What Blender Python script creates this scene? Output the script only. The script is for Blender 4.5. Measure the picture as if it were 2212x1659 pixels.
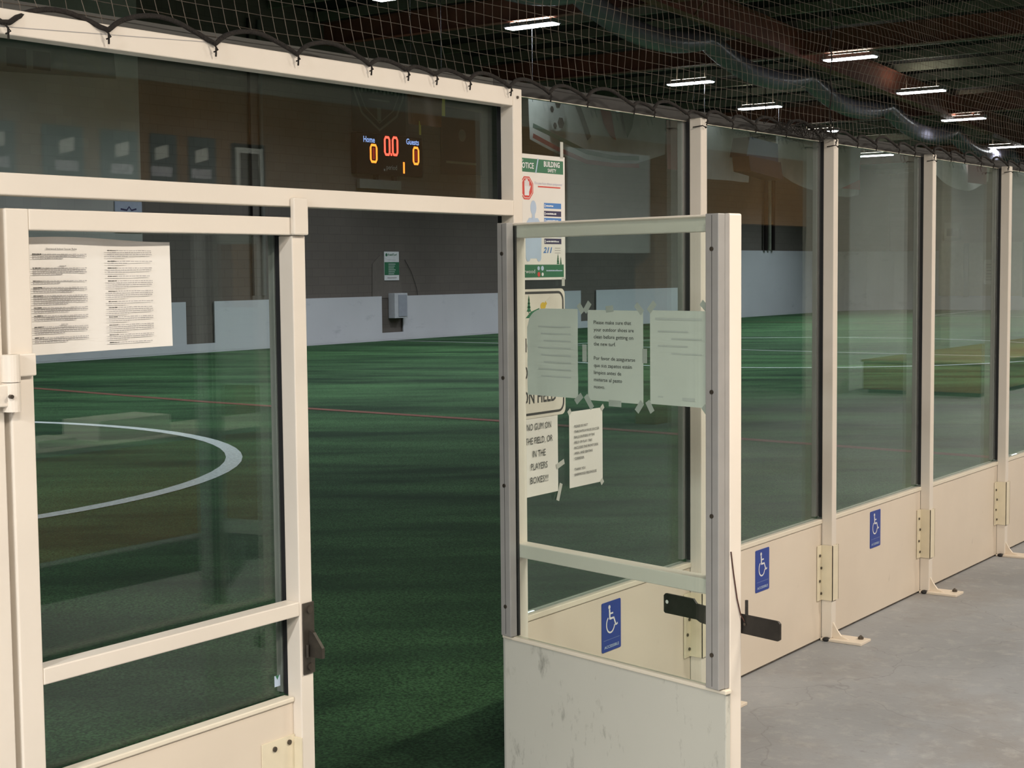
import bpy, bmesh, math, random
from mathutils import Vector, Matrix, noise
random.seed(7)
PI = math.pi
sc = bpy.context.scene
col = sc.collection
for o in list(bpy.data.objects):
    bpy.data.objects.remove(o, do_unlink=True)

# ------------------------------------------------------------------ camera
# X runs along the glass wall, Y goes into the field, Z is up.
yaw, pitch, roll = 0.62101, 0.07324, -0.0100
F = Vector((math.cos(yaw)*math.cos(pitch), math.sin(yaw)*math.cos(pitch), -math.sin(pitch)))
R = Vector((math.sin(yaw), -math.cos(yaw), 0.0))
U = R.cross(F)
R2 = R*math.cos(roll) + U*math.sin(roll)
U2 = -R*math.sin(roll) + U*math.cos(roll)
cd = bpy.data.cameras.new('camera')
cam = bpy.data.objects.new('camera', cd)
col.objects.link(cam)
M = Matrix.Identity(4)
for i in range(3):
    M[i][0] = R2[i]; M[i][1] = U2[i]; M[i][2] = -F[i]
M[0][3], M[1][3], M[2][3] = 0.0, -2.80396, 1.67834
cam.matrix_world = M
cd.sensor_fit = 'HORIZONTAL'; cd.sensor_width = 36.0
cd.lens = 3312.1*36.0/2212.0
cd.clip_start = 0.05; cd.clip_end = 300
sc.camera = cam

# ------------------------------------------------------------------ world, exposure
w = bpy.data.worlds.new('world'); sc.world = w; w.use_nodes = True
w.node_tree.nodes['Background'].inputs[0].default_value = (0.5, 0.55, 0.6, 1)
w.node_tree.nodes['Background'].inputs[1].default_value = 0.02
sc.view_settings.view_transform = 'Standard'
sc.view_settings.look = 'None'
sc.view_settings.gamma = 1
sc.view_settings.exposure = 0.0
sc.view_settings.use_curve_mapping = False
sc.cycles.transparent_max_bounces = 40
sc.cycles.max_bounces = 8
sc.cycles.sample_clamp_indirect = 4.0
sc.cycles.caustics_reflective = False
sc.cycles.caustics_refractive = False

# lamp strengths, used by the lamp builders further down
FIELD_W = 190.0        # each high-bay lamp over the field
CORR_W = 155.0
SIDE_W = 380.0         # whiter unseen lamps, added to brighten faces turned left
SIDE_COL = (0.98, 0.97, 0.94)          # colour of those added lamps
FIELD_COL = (0.88, 0.94, 1.0)
CORR_COL = (1.0, 0.89, 0.76)

# ------------------------------------------------------------------ materials
def mat(name, rgb, rough=0.5, metal=0.0, var=0.06, scale=8.0, bump=0.0, bscale=60.0, spec=0.5):
    m = bpy.data.materials.new(name); m.use_nodes = True
    nt = m.node_tree; b = nt.nodes['Principled BSDF']
    tc = nt.nodes.new('ShaderNodeTexCoord')
    n = nt.nodes.new('ShaderNodeTexNoise'); n.inputs['Scale'].default_value = scale; n.inputs['Detail'].default_value = 5
    nt.links.new(tc.outputs['Object'], n.inputs['Vector'])
    r = nt.nodes.new('ShaderNodeValToRGB')
    r.color_ramp.elements[0].position = 0.3; r.color_ramp.elements[1].position = 0.7
    r.color_ramp.elements[0].color = tuple(c*(1-var) for c in rgb)+(1,)
    r.color_ramp.elements[1].color = tuple(min(1, c*(1+var)) for c in rgb)+(1,)
    nt.links.new(n.outputs['Fac'], r.inputs['Fac'])
    nt.links.new(r.outputs['Color'], b.inputs['Base Color'])
    b.inputs['Roughness'].default_value = rough
    b.inputs['Metallic'].default_value = metal
    b.inputs['Specular IOR Level'].default_value = spec
    if bump:
        n2 = nt.nodes.new('ShaderNodeTexNoise'); n2.inputs['Scale'].default_value = bscale; n2.inputs['Detail'].default_value = 4
        nt.links.new(tc.outputs['Object'], n2.inputs['Vector'])
        bp = nt.nodes.new('ShaderNodeBump'); bp.inputs['Strength'].default_value = bump; bp.inputs['Distance'].default_value = 0.01
        nt.links.new(n2.outputs['Fac'], bp.inputs['Height']); nt.links.new(bp.outputs['Normal'], b.inputs['Normal'])
    return m

def emis(name, rgb, s):
    m = bpy.data.materials.new(name); m.use_nodes = True
    nt = m.node_tree; b = nt.nodes['Principled BSDF']
    b.inputs['Base Color'].default_value = tuple(c*0.5 for c in rgb)+(1,)
    b.inputs['Emission Color'].default_value = rgb+(1,)
    b.inputs['Emission Strength'].default_value = s
    return m

def glass_mat(name, tint, refl=1.0):
    m = bpy.data.materials.new(name); m.use_nodes = True
    nt = m.node_tree; nt.nodes.clear()
    out = nt.nodes.new('ShaderNodeOutputMaterial')
    tr = nt.nodes.new('ShaderNodeBsdfTransparent'); tr.inputs[0].default_value = tint+(1,)
    gl = nt.nodes.new('ShaderNodeBsdfGlossy'); gl.inputs['Roughness'].default_value = 0.0
    gl.inputs['Color'].default_value = (0.92, 1.0, 0.96, 1)
    geo = nt.nodes.new('ShaderNodeNewGeometry')
    mi = nt.nodes.new('ShaderNodeMath'); mi.operation = 'MULTIPLY_ADD'      # ior 1.52 in front, 1/1.52 on the back face
    mi.inputs[1].default_value = 1/1.52-1.52; mi.inputs[2].default_value = 1.52
    nt.links.new(geo.outputs['Backfacing'], mi.inputs[0])
    fr = nt.nodes.new('ShaderNodeFresnel'); nt.links.new(mi.outputs[0], fr.inputs['IOR'])
    mu = nt.nodes.new('ShaderNodeMath'); mu.operation = 'MULTIPLY'; mu.inputs[1].default_value = refl; mu.use_clamp = True
    nt.links.new(fr.outputs[0], mu.inputs[0])
    # faint smears of wiping on the pane
    tc = nt.nodes.new('ShaderNodeTexCoord'); n = nt.nodes.new('ShaderNodeTexNoise'); n.inputs['Scale'].default_value = 3
    nt.links.new(tc.outputs['Object'], n.inputs['Vector'])
    df = nt.nodes.new('ShaderNodeBsdfDiffuse'); df.inputs[0].default_value = (0.6, 0.68, 0.64, 1)
    mp = nt.nodes.new('ShaderNodeMapRange'); mp.inputs[1].default_value = 0.35; mp.inputs[2].default_value = 0.8
    mp.inputs[3].default_value = 0.0; mp.inputs[4].default_value = 0.004
    nt.links.new(n.outputs['Fac'], mp.inputs[0])
    m1 = nt.nodes.new('ShaderNodeMixShader'); nt.links.new(mp.outputs[0], m1.inputs[0])
    nt.links.new(tr.outputs[0], m1.inputs[1]); nt.links.new(df.outputs[0], m1.inputs[2])
    m2 = nt.nodes.new('ShaderNodeMixShader'); nt.links.new(mu.outputs[0], m2.inputs[0])
    nt.links.new(m1.outputs[0], m2.inputs[1]); nt.links.new(gl.outputs[0], m2.inputs[2])
    nt.links.new(m2.outputs[0], out.inputs[0])
    return m

def nodes_of(m):
    nt = m.node_tree
    return nt, nt.nodes['Principled BSDF']

white = mat('white_enamel', (0.76, 0.70, 0.62), 0.38, var=0.03, scale=3, bump=0.05, bscale=30)
cream = mat('cream_board', (0.72, 0.635, 0.53), 0.42, var=0.04, scale=2.5, bump=0.04, bscale=15)
capm = mat('cream_cap_strip', (0.76, 0.70, 0.58), 0.4, var=0.03)
sleevem = mat('pale_yellow_sleeve', (0.74, 0.67, 0.51), 0.42, var=0.05, scale=12)
gapm = mat('dark_brown_strip', (0.06, 0.05, 0.04), 0.8, var=0.5, scale=30)
black = mat('black_rubber', (0.008, 0.008, 0.010), 0.6, var=0.2)
steel = mat('dark_steel', (0.075, 0.066, 0.055), 0.45, 0.6, var=0.25, scale=25, bump=0.1)
blackbar = mat('black_painted_steel', (0.022, 0.019, 0.016), 0.5, 0.2, var=0.4, scale=30, bump=0.15)
alu = mat('brushed_aluminium', (0.36, 0.355, 0.345), 0.42, 0.2, var=0.05, scale=14)
screwm = mat('screw_head', (0.10, 0.085, 0.07), 0.4, 0.7, var=0.2)
paper = mat('white_paper', (0.78, 0.76, 0.72), 0.75, var=0.02, scale=6, bump=0.08, bscale=9)
ink = mat('black_ink', (0.06, 0.06, 0.06), 0.8)
greyink = mat('grey_ink', (0.36, 0.35, 0.35), 0.8)
faintink = mat('faint_ink', (0.60, 0.60, 0.57), 0.8)
tapem = mat('cloudy_tape', (0.50, 0.51, 0.47), 0.3, var=0.1)
blue = mat('sign_blue', (0.012, 0.045, 0.30), 0.35, var=0.05)
signwhite = mat('sign_white', (0.75, 0.76, 0.78), 0.5)
signgreen = mat('sign_green', (0.025, 0.155, 0.075), 0.5)
signred = mat('sign_red', (0.62, 0.06, 0.045), 0.5)
paleblue = mat('pale_blue_print', (0.45, 0.56, 0.72), 0.6)
midblue = mat('mid_blue_print', (0.07, 0.22, 0.55), 0.6)
navy = mat('navy_print', (0.035, 0.03, 0.09), 0.6)
lilac = mat('lilac_print', (0.55, 0.54, 0.66), 0.6)
yellowp = mat('yellow_print', (0.65, 0.45, 0.05), 0.6)
cordm = mat('net_cord', (0.125, 0.105, 0.085), 0.85, var=0.2, scale=40)
ropem = mat('dark_rope', (0.014, 0.011, 0.009), 0.9, var=0.4, scale=120, bump=0.5, bscale=200)
lineW = mat('turf_paint_white', (0.42, 0.45, 0.45), 0.9, var=0.25, scale=40)
lineR = mat('turf_paint_red', (0.11, 0.036, 0.018), 0.9, var=0.3, scale=40)
redsteel = mat('red_oxide_steel', (0.22, 0.08, 0.055), 0.6, var=0.2, scale=3)
purlinm = mat('galvanised_purlin', (0.18, 0.185, 0.145), 0.6, 0.0, var=0.2, scale=3)
deckm = mat('black_roof_lining', (0.005, 0.005, 0.0055), 0.9)
ductm = mat('grey_duct_skin', (0.16, 0.15, 0.185), 0.3, 0.0, var=0.15, scale=2)
lampbody = mat('lamp_housing', (0.35, 0.35, 0.36), 0.5)
pane_m = glass_mat('clear_green_glass', (0.93, 0.968, 0.952), 0.82)
orange = mat('orange_paint', (0.25, 0.12, 0.038), 0.55, var=0.08, scale=2)
darkroom = mat('unlit_brown_paint', (0.07, 0.055, 0.045), 0.8)
dkbox = mat('scoreboard_black', (0.012, 0.008, 0.008), 0.8, spec=0.1)
ledred = emis('led_red', (1.0, 0.05, 0.03), 5)
ledamb = emis('led_amber', (1.0, 0.20, 0.02), 3.2)
ledcore = emis('led_off_segment', (0.5, 0.02, 0.01), 0.5)
capblue = mat('caption_blue', (0.45, 0.55, 0.9), 0.5)
capbl = emis('lit_caption_blue', (0.35, 0.5, 1.0), 1.0)
capgrey = mat('caption_grey', (0.35, 0.37, 0.42), 0.5)

# kick board with scuffs
scuff = mat('scuffed_white_board', (0.56, 0.56, 0.50), 0.4, var=0.03, scale=2)
def add_scuffs(m, dark, sc_vec, lo, hi, amt, scale=5):
    nt, b = nodes_of(m)
    tc = nt.nodes.new('ShaderNodeTexCoord'); mp = nt.nodes.new('ShaderNodeMapping'); mp.inputs['Scale'].default_value = sc_vec
    mp.inputs['Rotation'].default_value = (0.0, 0.4, 0.0)
    n = nt.nodes.new('ShaderNodeTexNoise'); n.inputs['Scale'].default_value = scale; n.inputs['Detail'].default_value = 8; n.inputs['Roughness'].default_value = 0.7
    nt.links.new(tc.outputs['Object'], mp.inputs[0]); nt.links.new(mp.outputs[0], n.inputs['Vector'])
    r = nt.nodes.new('ShaderNodeMapRange'); r.inputs[1].default_value = lo; r.inputs[2].default_value = hi; r.inputs[4].default_value = amt
    nt.links.new(n.outputs['Fac'], r.inputs[0])
    mx = nt.nodes.new('ShaderNodeMixRGB'); mx.inputs[2].default_value = dark+(1,)
    src = b.inputs['Base Color'].links[0].from_socket
    nt.links.new(r.outputs[0], mx.inputs[0]); nt.links.new(src, mx.inputs[1]); nt.links.new(mx.outputs[0], b.inputs['Base Color'])
add_scuffs(scuff, (0.12, 0.12, 0.10), (3.0, 3.0, 1.2), 0.57, 0.72, 0.6, 6)
add_scuffs(cream, (0.25, 0.20, 0.14), (2.0, 2.0, 1.5), 0.66, 0.82, 0.5, 4)

# concrete floor
conc = mat('worn_concrete', (0.275, 0.288, 0.305), 0.55, var=0.16, scale=1.3, bump=0.12, bscale=50)
add_scuffs(conc, (0.20, 0.17, 0.14), (1.0, 1.0, 1.0), 0.52, 0.72, 0.55, 0.8)
add_scuffs(conc, (0.11, 0.10, 0.10), (9.0, 3.0, 1.0), 0.60, 0.72, 0.6, 4)
add_scuffs(conc, (0.44, 0.44, 0.43), (4.0, 4.0, 1.0), 0.52, 0.75, 0.5, 3)
add_scuffs(conc, (0.15, 0.14, 0.13), (30.0, 12.0, 1.0), 0.60, 0.70, 0.45, 3)
def add_cracks(m):
    nt, b = nodes_of(m)
    tc = nt.nodes.new('ShaderNodeTexCoord')
    n = nt.nodes.new('ShaderNodeTexNoise'); n.inputs['Scale'].default_value = 2.2; n.inputs['Detail'].default_value = 4
    nt.links.new(tc.outputs['Object'], n.inputs['Vector'])
    ad = nt.nodes.new('ShaderNodeMixRGB'); ad.blend_type = 'ADD'; ad.inputs[0].default_value = 0.55
    nt.links.new(tc.outputs['Object'], ad.inputs[1]); nt.links.new(n.outputs['Color'], ad.inputs[2])
    v = nt.nodes.new('ShaderNodeTexVoronoi'); v.feature = 'DISTANCE_TO_EDGE'; v.inputs['Scale'].default_value = 0.65
    nt.links.new(ad.outputs[0], v.inputs['Vector'])
    r = nt.nodes.new('ShaderNodeMapRange'); r.inputs[1].default_value = 0.0; r.inputs[2].default_value = 0.003; r.inputs[3].default_value = 0.28; r.inputs[4].default_value = 0.0
    nt.links.new(v.outputs['Distance'], r.inputs[0])
    mx = nt.nodes.new('ShaderNodeMixRGB'); mx.inputs[2].default_value = (0.08, 0.075, 0.07, 1)
    src = b.inputs['Base Color'].links[0].from_socket
    nt.links.new(r.outputs[0], mx.inputs[0]); nt.links.new(src, mx.inputs[1]); nt.links.new(mx.outputs[0], b.inputs['Base Color'])
add_cracks(conc)

# artificial turf: fibre speckle, brushed streaks across the field
def turf_mat():
    m = bpy.data.materials.new('green_turf'); m.use_nodes = True
    nt, b = nodes_of(m)
    tc = nt.nodes.new('ShaderNodeTexCoord')
    def nz(scale, vec=(1, 1, 1), rot=0.0, det=5, rough=0.6):
        mp = nt.nodes.new('ShaderNodeMapping'); mp.vector_type = 'TEXTURE'; mp.inputs['Scale'].default_value = vec; mp.inputs['Rotation'].default_value = (0, 0, rot)
        n = nt.nodes.new('ShaderNodeTexNoise'); n.inputs['Scale'].default_value = scale; n.inputs['Detail'].default_value = det; n.inputs['Roughness'].default_value = rough
        nt.links.new(tc.outputs['Object'], mp.inputs[0]); nt.links.new(mp.outputs[0], n.inputs['Vector'])
        return n
    fib = nz(55, (1, 1, 1), 0, 6, 0.8)
    stk = nz(1.0, (4.5, 0.95, 1), math.radians(-62), 3, 0.5)
    stk2 = nz(1.0, (1.3, 0.30, 1), math.radians(-45), 3, 0.5)
    r1 = nt.nodes.new('ShaderNodeValToRGB')
    r1.color_ramp.elements[0].position = 0.41; r1.color_ramp.elements[0].color = (0.006, 0.021, 0.008, 1)
    r1.color_ramp.elements[1].position = 0.63; r1.color_ramp.elements[1].color = (0.046, 0.112, 0.043, 1)
    a = nt.nodes.new('ShaderNodeMath'); a.operation = 'MULTIPLY_ADD'; a.inputs[1].default_value = 0.62; 
    s = nt.nodes.new('ShaderNodeMath'); s.operation = 'MULTIPLY_ADD'; s.inputs[1].default_value = 0.25; 
    nt.links.new(stk.outputs['Fac'], a.inputs[0]); nt.links.new(stk2.outputs['Fac'], s.inputs[0])
    f = nt.nodes.new('ShaderNodeMath'); f.operation = 'MULTIPLY'; f.inputs[1].default_value = 0.16
    nt.links.new(fib.outputs['Fac'], f.inputs[0]); nt.links.new(f.outputs[0], s.inputs[2]); nt.links.new(s.outputs[0], a.inputs[2])
    nt.links.new(a.outputs[0], r1.inputs[0])
    # blade speckle
    sp = nt.nodes.new('ShaderNodeMapRange'); sp.inputs[1].default_value = 0.40; sp.inputs[2].default_value = 0.62; sp.inputs[3].default_value = 0.25; sp.inputs[4].default_value = 1.9
    fib2 = nz(75, (1, 1, 1), 0.6, 4, 0.75)
    nt.links.new(fib2.outputs['Fac'], sp.inputs[0])
    mu = nt.nodes.new('ShaderNodeVectorMath'); mu.operation = 'SCALE'
    nt.links.new(r1.outputs['Color'], mu.inputs[0]); nt.links.new(sp.outputs[0], mu.inputs['Scale'])
    nt.links.new(mu.outputs[0], b.inputs['Base Color'])
    b.inputs['Roughness'].default_value = 0.75
    b.inputs['Specular IOR Level'].default_value = 0.1
    b.inputs['Sheen Weight'].default_value = 0.15; b.inputs['Sheen Roughness'].default_value = 0.35; b.inputs['Sheen Tint'].default_value = (0.30, 0.62, 0.36, 1)
    bp = nt.nodes.new('ShaderNodeBump'); bp.inputs['Strength'].default_value = 0.7; bp.inputs['Distance'].default_value = 0.02
    nt.links.new(fib.outputs['Fac'], bp.inputs['Height']); nt.links.new(bp.outputs['Normal'], b.inputs['Normal'])
    return m
turfm = turf_mat()

# block wall and a paler wall section
def block_mat(name, rgb, rgb2):
    m = bpy.data.materials.new(name); m.use_nodes = True
    nt, b = nodes_of(m)
    tc = nt.nodes.new('ShaderNodeTexCoord'); mp = nt.nodes.new('ShaderNodeMapping'); mp.inputs['Rotation'].default_value = (PI/2, 0, 0)
    nt.links.new(tc.outputs['Object'], mp.inputs[0])
    br = nt.nodes.new('ShaderNodeTexBrick'); br.inputs['Scale'].default_value = 1.0
    br.inputs['Brick Width'].default_value = 0.4; br.inputs['Row Height'].default_value = 0.2; br.inputs['Mortar Size'].default_value = 0.008
    br.inputs['Color1'].default_value = rgb+(1,); br.inputs['Color2'].default_value = tuple(c*0.93 for c in rgb)+(1,); br.inputs['Mortar'].default_value = rgb2+(1,)
    nt.links.new(mp.outputs[0], br.inputs['Vector'])
    n = nt.nodes.new('ShaderNodeTexNoise'); n.inputs['Scale'].default_value = 0.6; n.inputs['Detail'].default_value = 6
    nt.links.new(tc.outputs['Object'], n.inputs['Vector'])
    mx = nt.nodes.new('ShaderNodeMixRGB'); mx.blend_type = 'MULTIPLY'; mx.inputs[0].default_value = 0.35
    nt.links.new(br.outputs['Color'], mx.inputs[1]); nt.links.new(n.outputs['Fac'], mx.inputs[2])
    nt.links.new(mx.outputs[0], b.inputs['Base Color']); b.inputs['Roughness'].default_value = 0.85
    return m
blockm = block_mat('brown_grey_block', (0.150, 0.128, 0.112), (0.118, 0.10, 0.088))
palewall = block_mat('pale_grey_block', (0.46, 0.45, 0.42), (0.42, 0.41, 0.385))
endwall = block_mat('warm_grey_block', (0.60, 0.55, 0.50), (0.54, 0.49, 0.45))
boardm = mat('field_board_white', (0.56, 0.565, 0.60), 0.45, var=0.04, scale=0.7)
add_scuffs(boardm, (0.22, 0.24, 0.28), (0.6, 0.6, 1.5), 0.58, 0.75, 0.45, 2.0)
corrwall = mat('corridor_wall_paint', (0.42, 0.40, 0.36), 0.7, var=0.05, scale=1)

# ------------------------------------------------------------------ mesh builder
class MB:
    def __init__(s): s.v = []; s.f = []; s.m = []; s.mats = []
    def mi(s, m):
        if m not in s.mats: s.mats.append(m)
        return s.mats.index(m)
    def poly(s, pts, m, T=None):
        k = len(s.v); s.v += [(T @ Vector(p)) if T else Vector(p) for p in pts]
        s.f.append(tuple(range(k, k+len(pts)))); s.m.append(s.mi(m)); return s
    def box(s, x0, x1, y0, y1, z0, z1, m, T=None):
        k = len(s.v); c = [(x, y, z) for z in (z0, z1) for x, y in ((x0, y0), (x1, y0), (x1, y1), (x0, y1))]
        s.v += [(T @ Vector(p)) if T else Vector(p) for p in c]
        fs = [(3, 2, 1, 0), (4, 5, 6, 7), (0, 1, 5, 4), (1, 2, 6, 5), (2, 3, 7, 6), (3, 0, 4, 7)]
        i = s.mi(m)
        for f in fs: s.f.append(tuple(k+a for a in f)); s.m.append(i)
        return s
    def bbox(s, x0, x1, y0, y1, z0, z1, m, r=0.003, T=None, seg=2):
        bm = bmesh.new(); bmesh.ops.create_cube(bm, size=1.0)
        for v in bm.verts:
            v.co = Vector(((x0+x1)/2+v.co.x*(x1-x0), (y0+y1)/2+v.co.y*(y1-y0), (z0+z1)/2+v.co.z*(z1-z0)))
        bmesh.ops.bevel(bm, geom=bm.edges[:], offset=r, segments=seg, affect='EDGES', profile=0.5)
        s.add_bm(bm, m, T); return s
    def add_bm(s, bm, m, T=None):
        k = len(s.v); i = s.mi(m); bm.verts.index_update()
        s.v += [(T @ v.co) if T else v.co.copy() for v in bm.verts]
        for f in bm.faces: s.f.append(tuple(k+v.index for v in f.verts)); s.m.append(i)
        bm.free()
    def prism(s, pts, y0, y1, m, T=None):
        """polygon in the local x-z plane, extruded along y from y0 to y1"""
        n = len(pts); k = len(s.v); i = s.mi(m)
        c = [(x, y0, z) for x, z in pts]+[(x, y1, z) for x, z in pts]
        s.v += [(T @ Vector(p)) if T else Vector(p) for p in c]
        s.f.append(tuple(k+a for a in range(n))); s.m.append(i)
        s.f.append(tuple(k+n+a for a in reversed(range(n)))); s.m.append(i)
        for a in range(n):
            b = (a+1) % n; s.f.append((k+a, k+n+a, k+n+b, k+b)); s.m.append(i)
        return s
    def cyl(s, p0, p1, r, m, n=12, r2=None, T=None):
        return s.tube([p0, p1], r, m, n, r2, T)
    def tube(s, pts, r, m, n=8, r2=None, T=None, closed=False):
        pts = [Vector(p) for p in pts]; i = s.mi(m); k0 = len(s.v); up = Vector((0, 0, 1)); N = len(pts)
        for a, p in enumerate(pts):
            d = (pts[min(a+1, N-1)]-pts[max(a-1, 0)]).normalized()
            x = d.cross(up)
            if x.length < 1e-4: x = d.cross(Vector((0, 1, 0)))
            x.normalize(); y = x.cross(d)
            rr = r if r2 is None else r+(r2-r)*a/(N-1)
            for b in range(n):
                q = p+(x*math.cos(2*PI*b/n)+y*math.sin(2*PI*b/n))*rr
                s.v.append((T @ q) if T else q)
        for a in range(N-1):
            for b in range(n):
                c = (b+1) % n
                s.f.append((k0+a*n+b, k0+a*n+c, k0+(a+1)*n+c, k0+(a+1)*n+b)); s.m.append(i)
        s.f.append(tuple(k0+b for b in reversed(range(n)))); s.m.append(i)
        s.f.append(tuple(k0+(N-1)*n+b for b in range(n))); s.m.append(i)
        return s
    def ball(s, c, r, m, sx=1, sy=1, sz=1, T=None):
        bm = bmesh.new(); bmesh.ops.create_uvsphere(bm, u_segments=12, v_segments=8, radius=r)
        for v in bm.verts: v.co = Vector((c[0]+v.co.x*sx, c[1]+v.co.y*sy, c[2]+v.co.z*sz))
        s.add_bm(bm, m, T); return s
    def text(s, st, x, z, h, m, T=None, w=None, align='L', y=0.0, bold=0.0, lean=0.0):
        """flat lettering in the local x-z plane; h is the cap height, (x, z) the baseline start"""
        cu = bpy.data.curves.new('t', 'FONT'); cu.body = st; cu.size = 1.0; cu.offset = bold; cu.resolution_u = 2; cu.shear = lean
        ob = bpy.data.objects.new('t', cu); col.objects.link(ob)
        me = bpy.data.meshes.new_from_object(ob)
        bpy.data.objects.remove(ob); bpy.data.curves.remove(cu)
        if not me.vertices: return s
        xs = [v.co.x for v in me.vertices]; x0, x1 = min(xs), max(xs)
        k = h/0.70; kx = k if w is None else w/(x1-x0)
        W_ = (x1-x0)*kx; off = {'L': 0, 'C': -W_/2, 'R': -W_}[align]
        k0 = len(s.v); i = s.mi(m)
        for v in me.vertices:
            p = Vector((x+off+(v.co.x-x0)*kx, y, z+v.co.y*k)); s.v.append((T @ p) if T else p)
        for f in me.polygons: s.f.append(tuple(k0+a for a in f.vertices)); s.m.append(i)
        bpy.data.meshes.remove(me); return s
    def stroke(s, pts, wd, m, T=None, y=0.0, closed=False):
        """flat thick line in the x-z plane"""
        P = [Vector((p[0], p[1])) for p in pts]; n = len(P); L = []; Rr = []
        for a in range(n):
            if closed: d = P[(a+1) % n]-P[a-1]
            else: d = P[min(a+1, n-1)]-P[max(a-1, 0)]
            d.normalize(); nn = Vector((-d.y, d.x))*wd/2; L.append(P[a]+nn); Rr.append(P[a]-nn)
        for a in range(n if closed else n-1):
            b = (a+1) % n
            s.poly([(Rr[a].x, y, Rr[a].y), (Rr[b].x, y, Rr[b].y), (L[b].x, y, L[b].y), (L[a].x, y, L[a].y)], m, T)
        return s
    def disc(s, cx, cz, r, m, T=None, y=0.0, rz=None, n=20):
        rz = rz or r
        return s.poly([(cx+r*math.cos(2*PI*a/n), y, cz+rz*math.sin(2*PI*a/n)) for a in range(n)], m, T)
    def rect(s, x0, x1, z0, z1, m, T=None, y=0.0):
        return s.poly([(x0, y, z0), (x1, y, z0), (x1, y, z1), (x0, y, z1)], m, T)
    def build(s, name, parent=None, smooth=False, loc=None):
        me = bpy.data.meshes.new(name)
        if parent: inv = parent.matrix_world.inverted()
        else:
            if loc is None:
                lo = [min(v[i] for v in s.v) for i in range(3)]; hi = [max(v[i] for v in s.v) for i in range(3)]
                loc = Vector(((lo[0]+hi[0])/2, (lo[1]+hi[1])/2, lo[2]))
            inv = Matrix.Translation(-Vector(loc))
        me.from_pydata([tuple(inv @ Vector(v)) for v in s.v], [], s.f)
        for m in s.mats: me.materials.append(m)
        for p, i in zip(me.polygons, s.m): p.material_index = i; p.use_smooth = smooth
        me.update()
        o = bpy.data.objects.new(name, me); col.objects.link(o)
        if parent:
            o.parent = parent; o.matrix_world = parent.matrix_world.copy()
        else:
            o.location = loc; o.matrix_world = Matrix.Translation(Vector(loc))
        return o

def tag(o, label=None, cat=None, group=None, kind=None):
    if label: o['label'] = label
    if cat: o['category'] = cat
    if group: o['group'] = group
    if kind: o['kind'] = kind
    return o
def thing(name, label, cat, loc=(0, 0, 0), group=None, rotz=0.0):
    o = bpy.data.objects.new(name, None); col.objects.link(o)
    o.empty_display_size = 0.05
    o.location = loc; o.rotation_euler = (0, 0, rotz)
    o.matrix_world = Matrix.Translation(Vector(loc)) @ Matrix.Rotation(rotz, 4, 'Z')
    return tag(o, label, cat, group)
def struct(mb, name, label=None, parent=None, smooth=False):
    o = mb.build(name, parent, smooth)
    if not parent: o['kind'] = 'structure'
    if label: o['label'] = label
    return o
def dup(root, loc, label=None, group=None):
    r = root.copy(); col.objects.link(r); r.location = loc
    if label: r['label'] = label
    if group: r['group'] = group
    for ch in list(root.children):
        c = ch.copy(); col.objects.link(c); c.parent = r
        for g in ch.children:
            d = g.copy(); col.objects.link(d); d.parent = c
    return r
def plane_T(o, xdir, up=(0, 0, 1)):
    """local x -> xdir, local z -> up, local y -> away from the viewer"""
    x = Vector(xdir).normalized(); z = Vector(up).normalized(); y = z.cross(x)
    T = Matrix.Identity(4)
    for i in range(3): T[i][0] = x[i]; T[i][1] = y[i]; T[i][2] = z[i]; T[i][3] = o[i]
    return T
def rrect(x0, x1, z0, z1, r, n=4):
    P = []
    for cx, cz, a0 in ((x1-r, z0+r, -PI/2), (x1-r, z1-r, 0), (x0+r, z1-r, PI/2), (x0+r, z0+r, PI)):
        for k in range(n+1):
            a = a0+PI/2*k/n; P.append((cx+r*math.cos(a), cz+r*math.sin(a)))
    return P

# ------------------------------------------------------------------ the setting
FX0, FX1, FYF = -0.8, 59.3, 21.79       # field extents
RX0, RX1, RY0, RY1 = -8.0, 62.0, -9.0, 22.2
def lampz(x): return 6.85-0.06*(x-27.0)
def roofz(x): return lampz(x)+0.85

fl = MB().box(RX0, RX1, RY0, 0.075, -0.15, 0.0, conc)
struct(fl, 'floor', 'grey worn concrete corridor floor with stains and cracks')
tf = MB().box(RX0, RX1, 0.075, RY1, -0.15, 0.0, turfm)
turf = struct(tf, 'floor_field', 'green artificial turf floor of the indoor field')
def fline(name, label, pts, wd, m, z=0.004):
    mb = MB(); P = [Vector((p[0], p[1])) for p in pts]; n = len(P); L = []; Rr = []
    for a in range(n):
        d = P[min(a+1, n-1)]-P[max(a-1, 0)]; d.normalize(); nn = Vector((-d.y, d.x))*wd/2; L.append(P[a]+nn); Rr.append(P[a]-nn)
    for a in range(n-1):
        mb.poly([(Rr[a].x, Rr[a].y, z), (Rr[a+1].x, Rr[a+1].y, z), (L[a+1].x, L[a+1].y, z), (L[a].x, L[a].y, z)], m)
    o = mb.build(name, turf); o['label'] = label; return o
fline('field_line', 'white goal arc painted on the turf', [(6.72+4.52*math.cos(a*PI/40), 10.75+4.68*math.sin(a*PI/40)) for a in range(-40, 41)], 0.15, lineW)
fline('field_line', 'red line painted across the turf', [(13.28, 0.3), (13.5, 3.0), (13.9, 7.4), (14.05, 12.2), (14.5, 16.4), (14.6, 21.7)], 0.17, lineR)
fline('field_line', 'white halfway line painted across the turf', [(28.6, 0.3), (28.7, 10), (29.2, 21.7)], 0.09, lineW)
fline('field_line', 'white centre circle painted on the turf', [(29.2+5.9*math.cos(a*PI/30), 10.9+5.6*math.sin(a*PI/30)) for a in range(0, 61)], 0.10, lineW)
fline('field_line', 'far red line painted across the turf', [(44.3, 0.3), (44.3, 21.7)], 0.10, lineR)
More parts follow.
